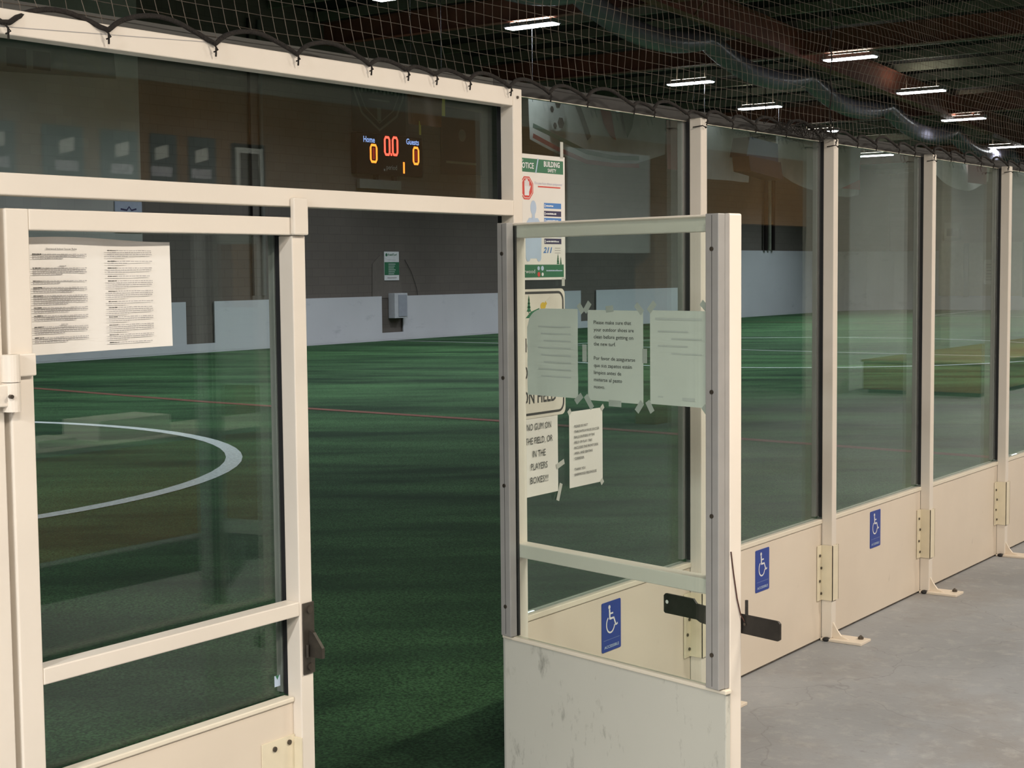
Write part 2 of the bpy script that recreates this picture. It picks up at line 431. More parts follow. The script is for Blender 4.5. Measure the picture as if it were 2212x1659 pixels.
fline('field_line', 'far white penalty line', [(51.8, 5.6), (51.8, 16.4), (59.2, 16.9)], 0.12, lineW)

struct(MB().box(21.4, RX1, RY1-0.35, RY1, 0, 9.5, blockm), 'wall_far', 'brown grey block wall behind the far field boards')
struct(MB().box(RX0, 21.4, RY1-0.37, RY1, 0, 9.5, palewall), 'wall_far.001', 'pale grey section of the far wall at its left end')
struct(MB().box(RX1-0.2, RX1, RY0, RY1, 0, 9.5, endwall), 'wall_right', 'warm grey end wall beyond the field')
struct(MB().box(RX0, RX0+0.2, RY0, RY1, 0, 9.5, blockm), 'wall_left')
struct(MB().box(RX0, RX1, RY0, RY0+0.2, 0, 9.5, darkroom), 'wall_back')
cm = MB()
k = [(RX0, roofz(RX0)), (RX1, roofz(RX1)), (RX1, roofz(RX1)+0.2), (RX0, roofz(RX0)+0.2)]
cm.prism(k, RY0, RY1, deckm)
struct(cm, 'ceiling', 'black sloping roof lining')

# ------------------------------------------------------------------ roof steel, duct, lamps
x = 10.0; n_p = 0; pr0 = None
while x < 61:
    m_ = MB().box(-0.035, 0.035, 0, RY1-0.4+3, -0.2, 0.0, purlinm).box(0.035, 0.085, 0, RY1-0.4+3, -0.2, -0.185, purlinm) if pr0 is None else None
    if pr0 is None:
        pr0 = m_.build('roof_purlin', loc=(0, 0, 0))
        tag(pr0, 'grey steel purlin running crossways under the black roof lining', 'roof purlin', 'purlins under the roof')
        o = pr0
    else:
        o = pr0.copy(); col.objects.link(o)
    o.location = (x, -3.0, roofz(x)-0.01)
    x += 1.52

def ibeam(mb, p0, p1, depth, fw, m):
    p0 = Vector(p0); p1 = Vector(p1); d = (p1-p0); L = d.length; x = d.normalized(); z = Vector((0, 0, 1)); y = z.cross(x).normalized(); z = x.cross(y)
    T = Matrix.Identity(4)
    for i in range(3): T[i][0] = x[i]; T[i][1] = y[i]; T[i][2] = z[i]; T[i][3] = p0[i]
    mb.box(0, L, -0.012, 0.012, -depth+0.02, -0.02, m, T).box(0, L, -fw/2, fw/2, -0.02, 0, m, T).box(0, L, -fw/2, fw/2, -depth, -depth+0.02, m, T)
    return mb
b = ibeam(MB(), (8, 12.6, roofz(8)-0.22), (61.7, 12.6, roofz(61.7)-0.22), 0.62, 0.25, redsteel)
tag(b.build('steel_beam'), 'long red oxide steel beam running away lengthwise under the roof', 'steel beam', 'red steel roof beams')
for X_, lb in ((27.0, 'red oxide cross beam under the roof, nearest the camera'), (33.2, 'red oxide cross beam under the roof, second from the camera'), (43.0, 'red oxide cross beam under the roof, third from the camera'), (53.0, 'red oxide cross beam under the roof, farthest from the camera')):
    zb = roofz(X_)-0.22
    b = ibeam(MB(), (X_, -2.5, zb), (X_, 21.8, zb), 0.5, 0.22, redsteel)
    # knee brace down to the lengthwise beam
    b.cyl((X_, 11.4, zb-0.1), (X_+0.9, 12.5, zb-0.65), 0.03, redsteel, 6)
    tag(b.build('steel_beam'), lb, 'steel beam', 'red steel roof beams')
# sagging duct hung below the lengthwise beam
pts = []; span = 5.2
for k in range(0, 161):
    X_ = 20+k*0.25
    s_ = abs(math.sin(PI*(X_-20)/span)) ** 0.8
    pts.append((X_, 13.6, roofz(X_)-0.72-0.42*s_))
dt = thing('ventilation_duct', 'grey fabric ventilation duct sagging beside the lengthwise beam', 'duct', (20, 13.6, 6.5))
MB().tube(pts, 0.24, ductm, 14).build('duct_tube', dt, True)
for k in range(0, 8):
    X_ = 20+k*span
    MB().cyl((X_, 13.6, roofz(X_)-0.2), (X_, 13.6, roofz(X_)-0.7), 0.012, cordm, 6).build('hanger', dt)

difm = emis('lamp_diffuser_glow', (0.93, 0.97, 1.0), 14.0)
upm = emis('lamp_top_slot_glow', (1.0, 0.93, 0.78), 14.0)
def make_lamp(loc, label):
    t = thing('ceiling_lamp', label, 'lamp', (0, 0, 0), 'long white lamps under the roof')
    MB().prism([(-0.17, 0.0), (0.17, 0.0), (0.12, 0.09), (-0.12, 0.09)], -0.63, 0.63, lampbody).build('housing', t)
    MB().bbox(-0.145, 0.145, -0.60, 0.60, -0.03, -0.002, difm, 0.01).build('diffuser', t)
    MB().box(-0.11, 0.11, -0.5, 0.5, 0.091, 0.094, upm).build('top_slot', t)
    for yy in (-0.4, 0.4): MB().cyl((0, yy, 0.09), (0, yy, 0.62), 0.006, cordm, 5).build('hanging_wire', t)
    ld = bpy.data.lights.new('lamp_light', 'AREA'); ld.shape = 'RECTANGLE'; ld.size = 0.28; ld.size_y = 1.2
    ld.energy = FIELD_W; ld.color = FIELD_COL; ld.spread = math.radians(140)
    lo = bpy.data.objects.new('lamp_light', ld); col.objects.link(lo); lo.parent = t; lo.location = (0, 0, -0.04)
    t.location = loc
    return t
L0 = None
lamps = [(23.5, 16.6, 'topmost lamp left of centre, partly hidden behind the net'), (27.0, 15.9, 'bright white lamp over the door frame corner, left of the cross beam'),
 (34.6, 16.3, 'white lamp above the post right of the open door'), (38.9, 16.5, 'white lamp second in the far row from the open door'),
 (43.9, 17.0, 'white lamp third in the far row, near the net seam'), (49.8, 17.6, 'lowest white lamp just above the net scallops at right'),
 (23.8, 10.0, 'white lamp cut by the top edge above the open door'), (33.4, 11.5, 'white lamp at upper right, largest of the near row'),
 (38.4, 11.7, 'white lamp second in the near row at upper right'), (43.3, 12.3, 'white lamp third in the near row at far right'), (49.5, 13.1, 'white lamp at the right picture edge')]
for X_, Y_, lb in lamps:
    if L0 is None: L0 = make_lamp((X_, Y_, lampz(X_)), lb)
    else: dup(L0, (X_, Y_, lampz(X_)), lb)
# unseen lamps over the field, some added to brighten its far end
for X_, Y_ in ((2.0, 16.3), (9.5, 16.3), (16.5, 16.3), (3.0, 10.5), (10.0, 10.5), (17.0, 10.5), (25.0, 4.6), (34.0, 4.6), (43.0, 4.6), (53.0, 5.0), (48.0, 4.5), (57.0, 5.5), (23.5, 6.0)):
    dup(L0, (X_, Y_, lampz(X_)), 'unseen white lamp over the field outside the picture')

# ------------------------------------------------------------------ far side boards and what hangs on the far wall
def fboard(x0, x1, z0, z1, label, y=FYF):
    m_ = MB().box(x0, x1, y, y+0.03, z0, z1, boardm).box(x0, x1, y-0.004, y, z0+0.03, z0+0.2, boardm)
    t = m_.build('field_board'); return tag(t, label, 'field board', 'white boards round the field')
fboard(9.0, 22.5, 0, 1.10, 'white field board behind the left gate, left of the first gap')
fboard(23.32, 28.9, 0, 1.10, 'white field board on the far side between the two gaps left of centre')
fboard(29.72, 37.9, 0, 1.10, 'white field board on the far side right of the wall box')
fboard(38.75, 46.0, 0, 1.10, 'white field board on the far side seen through the open door glass')
fboard(22.5, 23.32, 0, 0.13, 'low white sill board closing the bottom of the left gap')
fboard(28.9, 29.72, 0, 0.13, 'low white sill board under the wall box')
fboard(37.9, 38.75, 0, 0.13, 'low white sill board of the gap behind the taped sheets')
fboard(46.0, 56.3, 0, 2.33, 'tall white field board on the far side before the corner')
cb = MB(); n = 8
for k in range(n):
    a0 = PI/2*k/n; a1 = PI/2*(k+1)/n; cx, cy, r = 56.3, FYF-3.0, 3.0
    p = [(cx+r*math.sin(a), cy+r*math.cos(a)) for a in (a0, a1)]; q = [(cx+(r+.05)*math.sin(a), cy+(r+.05)*math.cos(a)) for a in (a0, a1)]
    for z0, z1 in ((0, 2.33),):
        cb.poly([(p[0][0], p[0][1], z0), (p[1][0], p[1][1], z0), (p[1][0], p[1][1], z1), (p[0][0], p[0][1], z1)], boardm)
        cb.poly([(q[1][0], q[1][1], z0), (q[0][0], q[0][1], z0), (q[0][0], q[0][1], z1), (q[1][0], q[1][1], z1)], boardm)
        cb.poly([(p[0][0], p[0][1], z1), (p[1][0], p[1][1], z1), (q[1][0], q[1][1], z1), (q[0][0], q[0][1], z1)], boardm)
tag(cb.build('corner_board'), 'curved tall white board in the far corner of the field', 'field board', 'white boards round the field')
eb = thing('end_board', 'tall white board wall closing the far end of the field', 'field board', (FX1, 10, 0), 'white boards round the field')
MB().box(FX1, FX1+0.05, 0.3, FYF-3.0, 0, 2.33, boardm).build('board', eb)
MB().box(FX1-0.03, FX1-0.001, 13.2, 18.8, 0.55, 2.62, mat('beige_reflection', (0.50, 0.48, 0.42), 0.5)).build('reflection_panel', eb)  # stands in for a corridor reflection on the glass, modelled as a panel
for yy in (17.6, 15.3): MB().box(FX1-0.06, FX1-0.031, yy, yy+0.2, 0.5, 2.6, alu).build('reflection_post', eb)  # uprights of the same modelled reflection
T = plane_T((FX1-0.05, 17.0, 1.0), (0, -1, 0))
ps = MB().prism(rrect(0, 0.42, 0, 0.95, 0.08), 0, 0.004, paper, T)
for k in range(6): ps.rect(0.1, 0.34, 0.15+k*0.12, 0.18+k*0.12, greyink, T, -0.004)
tag(ps.build('paper_sign'), 'narrow white paper sign on the end boards at far right', 'sign')
T = plane_T((RX1-0.21, 19.5, 2.75), (0, -1, 0))
tag(MB().rect(0, 0.7, 0, 0.75, paper, T).rect(0.1, 0.6, 0.2, 0.5, greyink, T, -0.004).build('paper_sign'), 'small white paper high on the end wall beside the third post', 'sign')

YW = RY1-0.355                      # face of the far wall
def far_T(x0, z0, gap=0.01): return plane_T((x0, YW-gap-0.001, z0), (1, 0, 0))
# scoreboard
sb = thing('scoreboard', 'black electronic scoreboard with red and amber digits on the far wall', 'scoreboard', (29.35, YW, 4.1))
T = far_T(27.9, 4.06, 0.2)
MB().bbox(0, 2.5, 0.0, 0.19, 0, 0.98, dkbox, 0.02, T).build('housing', sb)
def seg0(mb, x, z, w_, h_, m, th, one=False):
    if one: mb.rect(x+w_*0.3, x+w_*0.3+th, z, z+h_, m, T, -0.006); return
    mb.stroke([(x, z+th), (x+th*0.6, z), (x+w_-th*0.6, z), (x+w_, z+th), (x+w_, z+h_-th), (x+w_-th*0.6, z+h_), (x+th*0.6, z+h_), (x, z+h_-th)], th, m, T, -0.006, True)
g = MB()
seg0(g, 0.50, 0.30, 0.22, 0.40, ledamb, 0.06); g.rect(0.57, 0.65, 0.36, 0.64, ledcore, T, -0.006)
seg0(g, 2.13, 0.33, 0.20, 0.40, ledamb, 0.06); g.rect(2.19, 2.27, 0.39, 0.67, ledcore, T, -0.006)
seg0(g, 1.03, 0.50, 0.18, 0.42, ledred, 0.06); seg0(g, 1.33, 0.51, 0.18, 0.42, ledred, 0.06)
g.rect(1.245, 1.30, 0.48, 0.54, ledred, T, -0.006)
seg0(g, 1.66, 0.07, 0.2, 0.28, ledamb, 0.06, True)
g.build('led_digits', sb)
c = MB().text('Home', 0.24, 0.76, 0.14, capbl, T, 0.42, y=-0.006, bold=0.02).text('Guests', 1.85, 0.80, 0.14, capbl, T, 0.5, y=-0.006, bold=0.02)
c.text('period', 1.08, 0.14, 0.12, capgrey, T, 0.4, y=-0.006).rect(0.98, 1.03, 0.10, 0.15, capgrey, T, -0.006)
c.build('caption', sb)
MB().box(0.15, 1.7, 0.05, 0.15, -0.34, -0.12, mat('sponsor_plate', (0.16, 0.17, 0.16), 0.6), T).build('lower_panel', sb)
for xx in (0.8, 1.5): MB().box(xx, xx+0.1, 0.1, 0.19, -0.14, 0.02, dkbox, T).build('bracket', sb)
# banners: hanging cloth with soft folds
def cloth(mb, T, x0, x1, z0, z1, m, amp=0.03, n=18, nz=6, sag=0.0):
    def P(u, v):
        X_ = x0+(x1-x0)*u
        return (X_, amp*math.sin(u*9+v*1.3)-amp, z0+(z1-z0)*v-sag*math.sin(PI*u)*(1-v*0.6))
    for a in range(n):
        for b_ in range(nz):
            mb.poly([P(a/n, b_/nz), P((a+1)/n, b_/nz), P((a+1)/n, (b_+1)/nz), P(a/n, (b_+1)/nz)], m, T)
    return mb
dkgreen = mat('dark_green_cloth', (0.022, 0.035, 0.028), 0.9, var=0.15)
shieldm = mat('dull_grey_green_print', (0.17, 0.185, 0.15), 0.9)
T = far_T(27.95, 5.08, 0.03)
s_ = MB().prism([(0, 0), (2.0, 0), (2.0, 1.75), (0, 1.75)], 0, 0.02, dkgreen, T)
s_.stroke([(0.15, 1.65), (0.08, 0.95), (0.35, 0.45), (1.0, 0.08), (1.65, 0.45), (1.92, 0.95), (1.85, 1.65)], 0.06, shieldm, T, -0.004)
s_.stroke([(0.30, 1.55), (0.24, 1.0), (0.48, 0.58), (1.0, 0.25), (1.52, 0.58), (1.76, 1.0), (1.70, 1.55)], 0.03, shieldm, T, -0.004)
for k in range(10): s_.rect(0.32+k*0.14, 0.40+k*0.14, 0.95+0.02*(k % 3), 1.18, shieldm, T, -0.005)
s_.rect(0.92, 1.06, 0.3, 0.62, shieldm, T, -0.005).rect(0.96, 1.02, 1.3, 1.65, shieldm, T, -0.005).rect(0.6, 1.4, 0.78, 0.82, shieldm, T, -0.005)
tag(s_.build('shield_banner'), 'dark green banner with a grey shield emblem above the scoreboard', 'banner')
T = far_T(31.4, 4.2)
tag(MB().prism([(0, 0), (1.75, 0.05), (1.75, 1.7), (0, 1.75)], 0, 0.02, mat('charcoal_cloth', (0.045, 0.048, 0.05), 0.9), T).disc(0.9, 1.05, 0.16, mat('charcoal_print', (0.16, 0.16, 0.15), 0.9), T, -0.004).rect(0.2, 1.5, 0.3, 0.36, shieldm, T, -0.004).build('wall_banner'),
    'charcoal banner with a small pale round emblem right of the scoreboard', 'banner')
# flags hang on a wire across the field, in front of the far wall
YH = 16.0
def hang_T(x0, z0):
    k = 0.762
    return plane_T((x0*k, YH, 1.68+(z0-1.68)*k), (1, 0, 0)) @ Matrix.Scale(k, 4)
T = hang_T(30.1, 5.15)
om = mat('brown_orange_cloth', (0.12, 0.05, 0.018), 0.9); ym = mat('yellow_cloth', (0.40, 0.33, 0.05), 0.9)
tag(cloth(MB(), T, 0, 1.35, 0.25, 1.2, om, 0.03).rect(1.36, 1.5, 0.55, 1.15, ym, T, -0.03).rect(0.42, 0.5, 0.0, 0.35, ym, T, -0.03).build('flag'), 'dull orange flag with a yellow edge hung right of the shield banner', 'flag')
T = hang_T(35.2, 4.75)
fw = mat('white_flag_cloth', (0.21, 0.215, 0.20), 0.9, var=0.12, scale=2); fg = mat('green_flag_print', (0.02, 0.055, 0.035), 0.9); fr_ = mat('red_flag_print', (0.13, 0.028, 0.022), 0.9)
f1 = cloth(MB(), T, 0.2, 7.75, 0.6, 1.95, fw, 0.05, 30, 6, 0.55)
f1.disc(1.45, 1.40, 0.42, mat('ball_print', (0.17, 0.175, 0.165), 0.9), T, -0.12, 0.5)
for dx, dz, r in ((0.05, 0.3, 0.15), (-0.25, 0.1, 0.1), (0.2, -0.25, 0.17), (-0.1, -0.35, 0.1)): f1.disc(1.45+dx, 1.40+dz, r, dkbox, T, -0.124, n=6)
f1.stroke([(0.25, 0.98), (1.5, 0.72), (3.0, 0.40), (4.6, 0.32), (6.0, 0.38)], 0.13, fg, T, -0.12)
f1.stroke([(0.25, 0.70), (1.5, 0.40), (3.0, 0.12), (4.6, 0.10), (6.0, 0.15)], 0.13, fr_, T, -0.12)
f1.stroke([(2.4, 1.9), (2.7, 1.5), (3.15, 0.8)], 0.24, mat('dark_flag_print', (0.05, 0.057, 0.05), 0.9), T, -0.12)
f1.poly([(3.7, -0.12, 1.85), (4.3, -0.12, 1.85), (4.65, -0.12, 0.85), (4.3, -0.12, 0.95), (3.95, -0.12, 1.3)], fr_, T).poly([(4.95, -0.12, 1.8), (5.75, -0.12, 1.8), (5.6, -0.12, 1.3), (5.3, -0.12, 0.95)], fg, T)
tag(f1.build('soccer_flag'), 'large pale flag with a ball, a shield and green and red stripes on far wall', 'flag')
T = hang_T(42.6, 4.7)
tag(cloth(MB(), T, 0.5, 2.4, 0.2, 1.8, mat('maroon_cloth', (0.10, 0.025, 0.02), 0.9), 0.04).build('flag'), 'dark red flag hanging on the far wall left of the first post', 'flag')
T = hang_T(45.4, 4.6)
tag(cloth(MB(), T, 0, 3.4, 0.1, 1.9, fw, 0.06).build('flag'), 'pale grey flag hanging high beside the dark speaker box', 'flag')
T = hang_T(51.0, 5.0)
f2 = cloth(MB(), T, 0, 7.5, 0.2, 1.5, fw, 0.06, 24, 6, 0.6)
tag(f2.build('flag'), 'long pale flag sagging high on the far wall right of the speaker box', 'flag')
rw = mat('dull_red_cloth', (0.22, 0.05, 0.045), 0.9)
T = plane_T((40.2, 12.0, 4.15), (1, 0, 0))
f3 = cloth(MB(), T, 0, 4.3, 0.0, 0.62, mat('white_red_flag_cloth', (0.38, 0.38, 0.34), 0.9), 0.05, 18, 5, 0.35)
f3.rect(2.3, 3.9, -0.12, 0.55, rw, T, -0.12)
tag(f3.build('flag'), 'white flag with a red end, high between the two rightmost posts', 'flag')
T = plane_T((43.1, 16.4, 3.95), (1, 0, 0))
f4 = cloth(MB(), T, 0, 2.4, 0.0, 1.25, fw, 0.05, 12, 5, 0.1)
for k in range(2): f4.rect(0.05, 2.3, 0.15+k*0.60, 0.45+k*0.60, rw, T, -0.12)
tag(f4.build('flag'), 'flag with dark red stripes right of the second post', 'flag')
# the wires that carry the flags
for o in [q_ for q_ in col.objects if q_.get('category') == 'flag' and not q_.parent]:
    xs_ = [v.co.x for v in o.data.vertices]; zs_ = max(v.co.z for v in o.data.vertices)
    for xx in (min(xs_)+0.1, max(xs_)-0.1):
        X_ = o.location.x+xx
        MB().cyl((X_, o.location.y, o.location.z+zs_-0.25), (X_, o.location.y, roofz(X_)-0.02), 0.005, black, 5).build('hanging_wire', o)
# speaker box high at the corner
spk = thing('loudspeaker', 'dark blue grey loudspeaker box hung high in front of the pale flags', 'loudspeaker', (33.8, 14.0, 4.0))
T = plane_T((33.0, 13.9, 4.01), (1, -0.15, 0)) @ Matrix.Scale(0.70, 4)
MB().prism([(0.1, 0.5), (2.0, 0.35), (2.15, -0.25), (0.2, 0.0)], 0, 0.7, dkbox, T).prism([(0.1, 0.5), (2.0, 0.35), (1.95, 1.0), (0.3, 1.15)], 0.1, 0.8, mat('blue_black_cabinet', (0.012, 0.02, 0.028), 0.9, spec=0.05), T).build('cabinet', spk)
for xx in (33.4, 34.2): MB().cyl((xx, 14.02, 4.6), (xx, 14.02, roofz(xx)-0.02), 0.01, dkbox, 6).build('hanging_rod', spk)

# left end banner and small sign on pale wall
T = plane_T((17.2, RY1-0.40, 5.35), (1, 0, 0))
b_ = MB().prism([(0, 0.12), (3.6, 0.28), (3.55, 0.9), (0, 0.75)], 0, 0.02, mat('grey_banner_cloth', (0.16, 0.175, 0.16), 0.9), T)
for x0, x1 in ((1.0, 1.45), (1.6, 2.0)): b_.rect(x0, x1, 0.27, 0.62, mat('banner_print', (0.07, 0.085, 0.08), 0.9), T, -0.004)
b_.poly([(2.3, -0.004, 0.3), (2.5, -0.004, 0.3), (2.3, -0.004, 0.65)], shieldm, T).poly([(2.7, -0.004, 0.7), (3.2, -0.004, 0.36), (3.25, -0.004, 0.7)], shieldm, T)
tag(b_.build('wall_banner'), 'long grey banner with dark square prints high on the pale wall', 'banner')
T = plane_T((20.68, RY1-0.40, 2.55), (1, 0, 0))
tag(MB().prism([(0, 0), (0.70, 0), (0.70, 0.62), (0, 0.62)], 0, 0.02, mat('pale_blue_sign', (0.36, 0.40, 0.50), 0.6), T).stroke([(0.14, 0.47), (0.3, 0.45), (0.36, 0.52), (0.42, 0.45), (0.55, 0.48)], 0.035, navy, T, -0.004).rect(0.24, 0.46, 0.33, 0.38, navy, T, -0.004).build('wall_sign'),
    'small pale blue sign with a dark winged emblem at the edge of the pale wall', 'sign')
# turf maker sign and box in the gap
T = far_T(29.05, 1.49, 0.03)
sg = MB().prism([(0, 0), (0.56, 0), (0.56, 0.71), (0, 0.71)], 0, 0.015, signwhite, T).rect(0, 0.56, 0.13, 0.45, signgreen, T, -0.004)
sg.text('FieldTurf', 0.14, 0.61, 0.05, signgreen, T, 0.34, y=-0.004, bold=0.02).disc(0.08, 0.63, 0.04, signgreen, T, -0.004)
sg.stroke([(0.02, 0.53), (0.2, 0.51), (0.44, 0.5)], 0.004, greyink, T, -0.004)
for k in range(6): sg.rect(0.15, 0.36+0.03*(k % 3), 0.155+k*0.048, 0.168+k*0.048, signwhite, T, -0.005)
sg.rect(0.1, 0.46, 0.05, 0.07, greyink, T, -0.004)
tag(sg.build('wall_sign'), 'white and green FieldTurf sign on the far wall above the box', 'sign')
bx = thing('wall_box', 'pale grey metal box mounted in the gap of the far boards', 'wall box', (29.45, YW-0.1, 0.55))
T = far_T(29.2, 0.55, 0.22)
MB().bbox(0, 0.50, 0, 0.21, 0, 0.62, mat('box_grey', (0.50, 0.51, 0.54), 0.5), 0.01, T).build('box', bx)
MB().bbox(0.14, 0.46, -0.015, 0.0, 0.04, 0.58, mat('box_door_grey', (0.30, 0.32, 0.37), 0.5), 0.005, T).build('box_door', bx)
# patch plates, conduit, cables on the far wall
T = far_T(28.6, 1.05)
tag(MB().prism([(0, 0), (1.15, 0), (1.1, 0.5), (0.95, 1.0), (0.3, 1.05), (0.02, 0.85)], 0, 0.006, mat('patched_render', (0.135, 0.118, 0.104), 0.9), T).build('wall_patch'), 'lighter repaired patch of wall behind the FieldTurf sign', 'patch')
tag(MB().tube([(29.85, YW-0.02, 2.0), (30.1, YW-0.02, 1.7), (30.3, YW-0.02, 1.3), (30.4, YW-0.02, 0.9)], 0.006, black, 6).build('wall_cable'), 'thin black cable hanging right of the FieldTurf sign', 'cable')
cn = thing('wall_conduit', 'vertical grey conduit pipes on the far wall behind the left gate', 'conduit', (24.7, YW-0.1, 1.2))
MB().cyl((24.85, YW-0.06, 1.2), (24.85, YW-0.06, 7.3), 0.05, mat('dull_pipe_grey', (0.11, 0.11, 0.10), 0.6)).build('pipe', cn)
MB().cyl((24.5, YW-0.06, 1.2), (24.5, YW-0.06, 7.3), 0.03, dkbox).build('pipe', cn)
c2 = thing('wall_conduit', 'group of dark vertical pipes on the far wall right of the first post', 'conduit', (49.3, YW-0.1, 2.2))
for k, mm in enumerate((dkbox, purlinm, dkbox)):
    MB().cyl((49.9+k*0.3, 21.78-0.06, 2.35), (49.9+k*0.3, 21.78-0.06, 5.0), 0.07, mm).build('pipe', c2)

# ------------------------------------------------------------------ the glass wall along the corridor
SP = 1.2192; P0 = 3.940; TW, TD = 0.048, 0.050
G0, G1 = 0.066, 0.075               # glass front and back
HT = 2.249
px = [P0+SP*i for i in range(6)]
def screw(mb, x, y, z, r=0.006, m=None, axis='y'):
    p1 = {'y': (x, y-0.004, z), 'x': (x-0.004, y, z)}[axis]
    mb.cyl((x, y, z), p1, r, m or screwm, 10); return mb
ord_ = ['first', 'second', 'third', 'fourth']
plab = ['white square post directly right of the open gate', 'white square post between the two sign boards at middle right', 'white square post second from the right edge', 'white square post at the right picture edge']
for i in range(1, 5):
    X = px[i]
    t = thing('wall_post', plab[i-1], 'post', (X+TW/2, 0.025, 0), 'white posts of the glass wall')
    MB().bbox(X, X+TW, 0.0, TD, 0.012, HT, white, 0.003).build('tube', t)
    MB().box(X+0.002, X+TW-0.002, TD, G0-0.0005, 0.56, HT-0.01, black).build('gasket', t)
    MB().bbox(X-0.010, X+TW+0.010, G1+0.0005, G1+0.022, 0.56, HT-0.01, alu, 0.002).build('aluminium_channel', t)
    MB().bbox(X-0.02, X+TW+0.045, -0.150, 0.046, 0.0, 0.012, cream, 0.002).build('base_plate', t)
    # triangular gusset on the plate, in front of the tube
    T = plane_T((X+TW/2-0.005, 0.0, 0.012), (0, -1, 0))
    MB().prism([(0, 0), (0.075, 0), (0.04, 0.012), (0.018, 0.04), (0.0, 0.07)], -0.005, 0.005, cream, T).build('gusset', t)
    bl = MB().cyl((X+TW+0.012, -0.115, 0.012), (X+TW+0.012, -0.115, 0.022), 0.013, screwm, 6); bl.ball((X+TW+0.012, -0.115, 0.022), 0.008, screwm)
    bl.build('anchor_bolt', t)
    # folded sleeve clamping the board edges to the post
    sl = MB(); z0, z1 = 0.185, 0.435
    T = Matrix.Identity(4)
    pr = [(X-0.052, TD-0.004), (X-0.006, TD-0.004), (X-0.006, -0.006), (X+TW+0.006, -0.006), (X+TW+0.006, TD-0.004), (X+TW+0.045, TD-0.004)]
    th = 0.003
    for a in range(5):
        (xa, ya), (xb, yb) = pr[a], pr[a+1]
        sl.box(min(xa, xb)-th/2, max(xa, xb)+th/2, min(ya, yb)-th/2, max(ya, yb)+th/2, z0, z1, sleevem)
    s2 = sl.build('sleeve', t)
    for k in range(4): screw(MB(), X-0.033+0.014*(k % 2), TD-0.006, z1-0.045-k*0.058).build('screw', s2)
    screw(MB(), X+TW+0.03, TD-0.006, z0+0.13, 0.007).build('screw', s2)
    MB().ball((X-0.012, 0.02, 0.008), 0.012, black, 1.6, 1.5, 0.8).build('dirt_clump', t)
    MB().tube([(X-0.01, 0.03, HT-0.035), (X+0.002, -0.006, HT-0.03), (X+0.014, -0.012, HT-0.036)], 0.0022, ropem, 6).ball((X+0.015, -0.012, HT-0.036), 0.004, ropem).build('tie_end', t)

def bay(i, x0, x1, boardlab, panelab):
    t = thing('kick_board', boardlab, 'board', ((x0+x1)/2, 0.06, 0), 'cream boards under the glass')
    MB().box(x0+0.001, x1-0.001, TD, TD+0.015, 0.009, 0.535, cream).box(x0+0.001, x1-0.001, TD+0.015, 0.095, 0.0, 0.551, scuff).build('board', t)
    MB().bbox(x0+0.001, x1-0.001, TD-0.006, G0-0.001, 0.532, 0.552, capm, 0.003).build('cap_strip', t)
    MB().bbox(x0+0.001, x1-0.001, TD+0.001, TD+0.025, 0.0, 0.0175, gapm, 0.002).build('bottom_gap_strip', t)  # dark brown strip filling the gap below the board
    g_ = MB().box(x0-0.018 if i > 0 else x0+0.0, x1-0.022, G0, G1, 0.5535, 2.238, pane_m)
    return tag(g_.build('glass_pane'), panelab, 'glass pane', 'tall panes of the glass wall')
blab = ['cream board behind the open gate, its sign seen through the gate glass', 'cream board right of the open gate with the second blue sign', 'cream board with the blue sign farthest right', 'cream board without a sign between the two rightmost posts', 'sliver of cream board at the right picture edge']
glab = ['tall glass pane with the posters taped to it, behind the open gate', 'tall glass pane just right of the open gate', 'tall glass pane above the farthest right blue sign', 'tall glass pane between the two rightmost posts', 'sliver of glass pane at the right picture edge']
for i in range(5):
    bay(i, px[i]+TW if i == 0 else px[i]+TW, px[i+1], blab[i], glab[i])

# the door frame with its transom
df = thing('gate_frame', 'white steel frame round the two gates with a glass transom', 'gate frame', (3.0, 0.025, 0))
MB().bbox(P0, P0+TW, 0, TD, 0.0, HT, white, 0.003).build('jamb', df)
MB().bbox(1.985, 2.040, 0, TD, 0.0, HT-0.056, white, 0.003).build('jamb', df)
MB().bbox(1.70, P0-0.0005, 0, TD, 2.194, HT, white, 0.003).build('top_rail', df)
MB().bbox(1.70, P0-0.0005, 0, TD, 1.853, 1.901, white, 0.003).build('header', df)
for a in ((1.70, P0, 2.20, HT-0.005), (1.70, P0, 1.86, 1.894), (P0+0.002, P0+TW-0.002, 0.56, HT-0.01)):
    MB().box(a[0], a[1], TD, G0-0.001, a[2], a[3], black).build('gasket', df)
MB().box(1.70, P0+0.02, G0, G1, 1.87, 2.235, pane_m).build('transom_glass', df)
MB().box(1.70, P0, G1+0.001, G1+0.02, 2.225, 2.285, mat('dull_channel', (0.075, 0.075, 0.07), 0.7)).build('aluminium_channel', df)
MB().box(1.70, P0, G1+0.001, G1+0.02, 1.86, 1.89, alu).build('aluminium_channel', df)
MB().bbox(P0+0.044, P0+TW+0.036, G1+0.001, G1+0.022, 0.56, HT-0.01, alu, 0.002).build('aluminium_channel', df)
T = plane_T((0, -0.0008, 0), (1, 0, 0))
MB().stroke([(1.75, 2.192), (2.06, 2.209), (2.44, 2.231), (2.70, 2.2465)], 0.0016, greyink, T).build('seam_line', df)
MB().bbox(2.932, 2.986, -0.016, -0.0005, 1.779, 1.876, white, 0.004).build('stop_block', df)
screw(MB(), P0+0.023, 0.0, 2.222, 0.0045).build('screw', df)

tk = thing('top_track', 'dull grey track along the field side of the glass panes', 'track', (7.0, 0.09, 2.24))
MB().box(P0+0.001, px[5], G1+0.001, G1+0.020, 2.241, 2.287, mat('dull_track', (0.028, 0.028, 0.027), 0.7)).build('track', tk)
MB().box(P0+TW+0.001, px[5], G0-0.001, G1+0.0005, 2.2385, 2.2408, capm).build('bright_edge_line', tk)  # pale strip drawing the bright line along the glass top edge
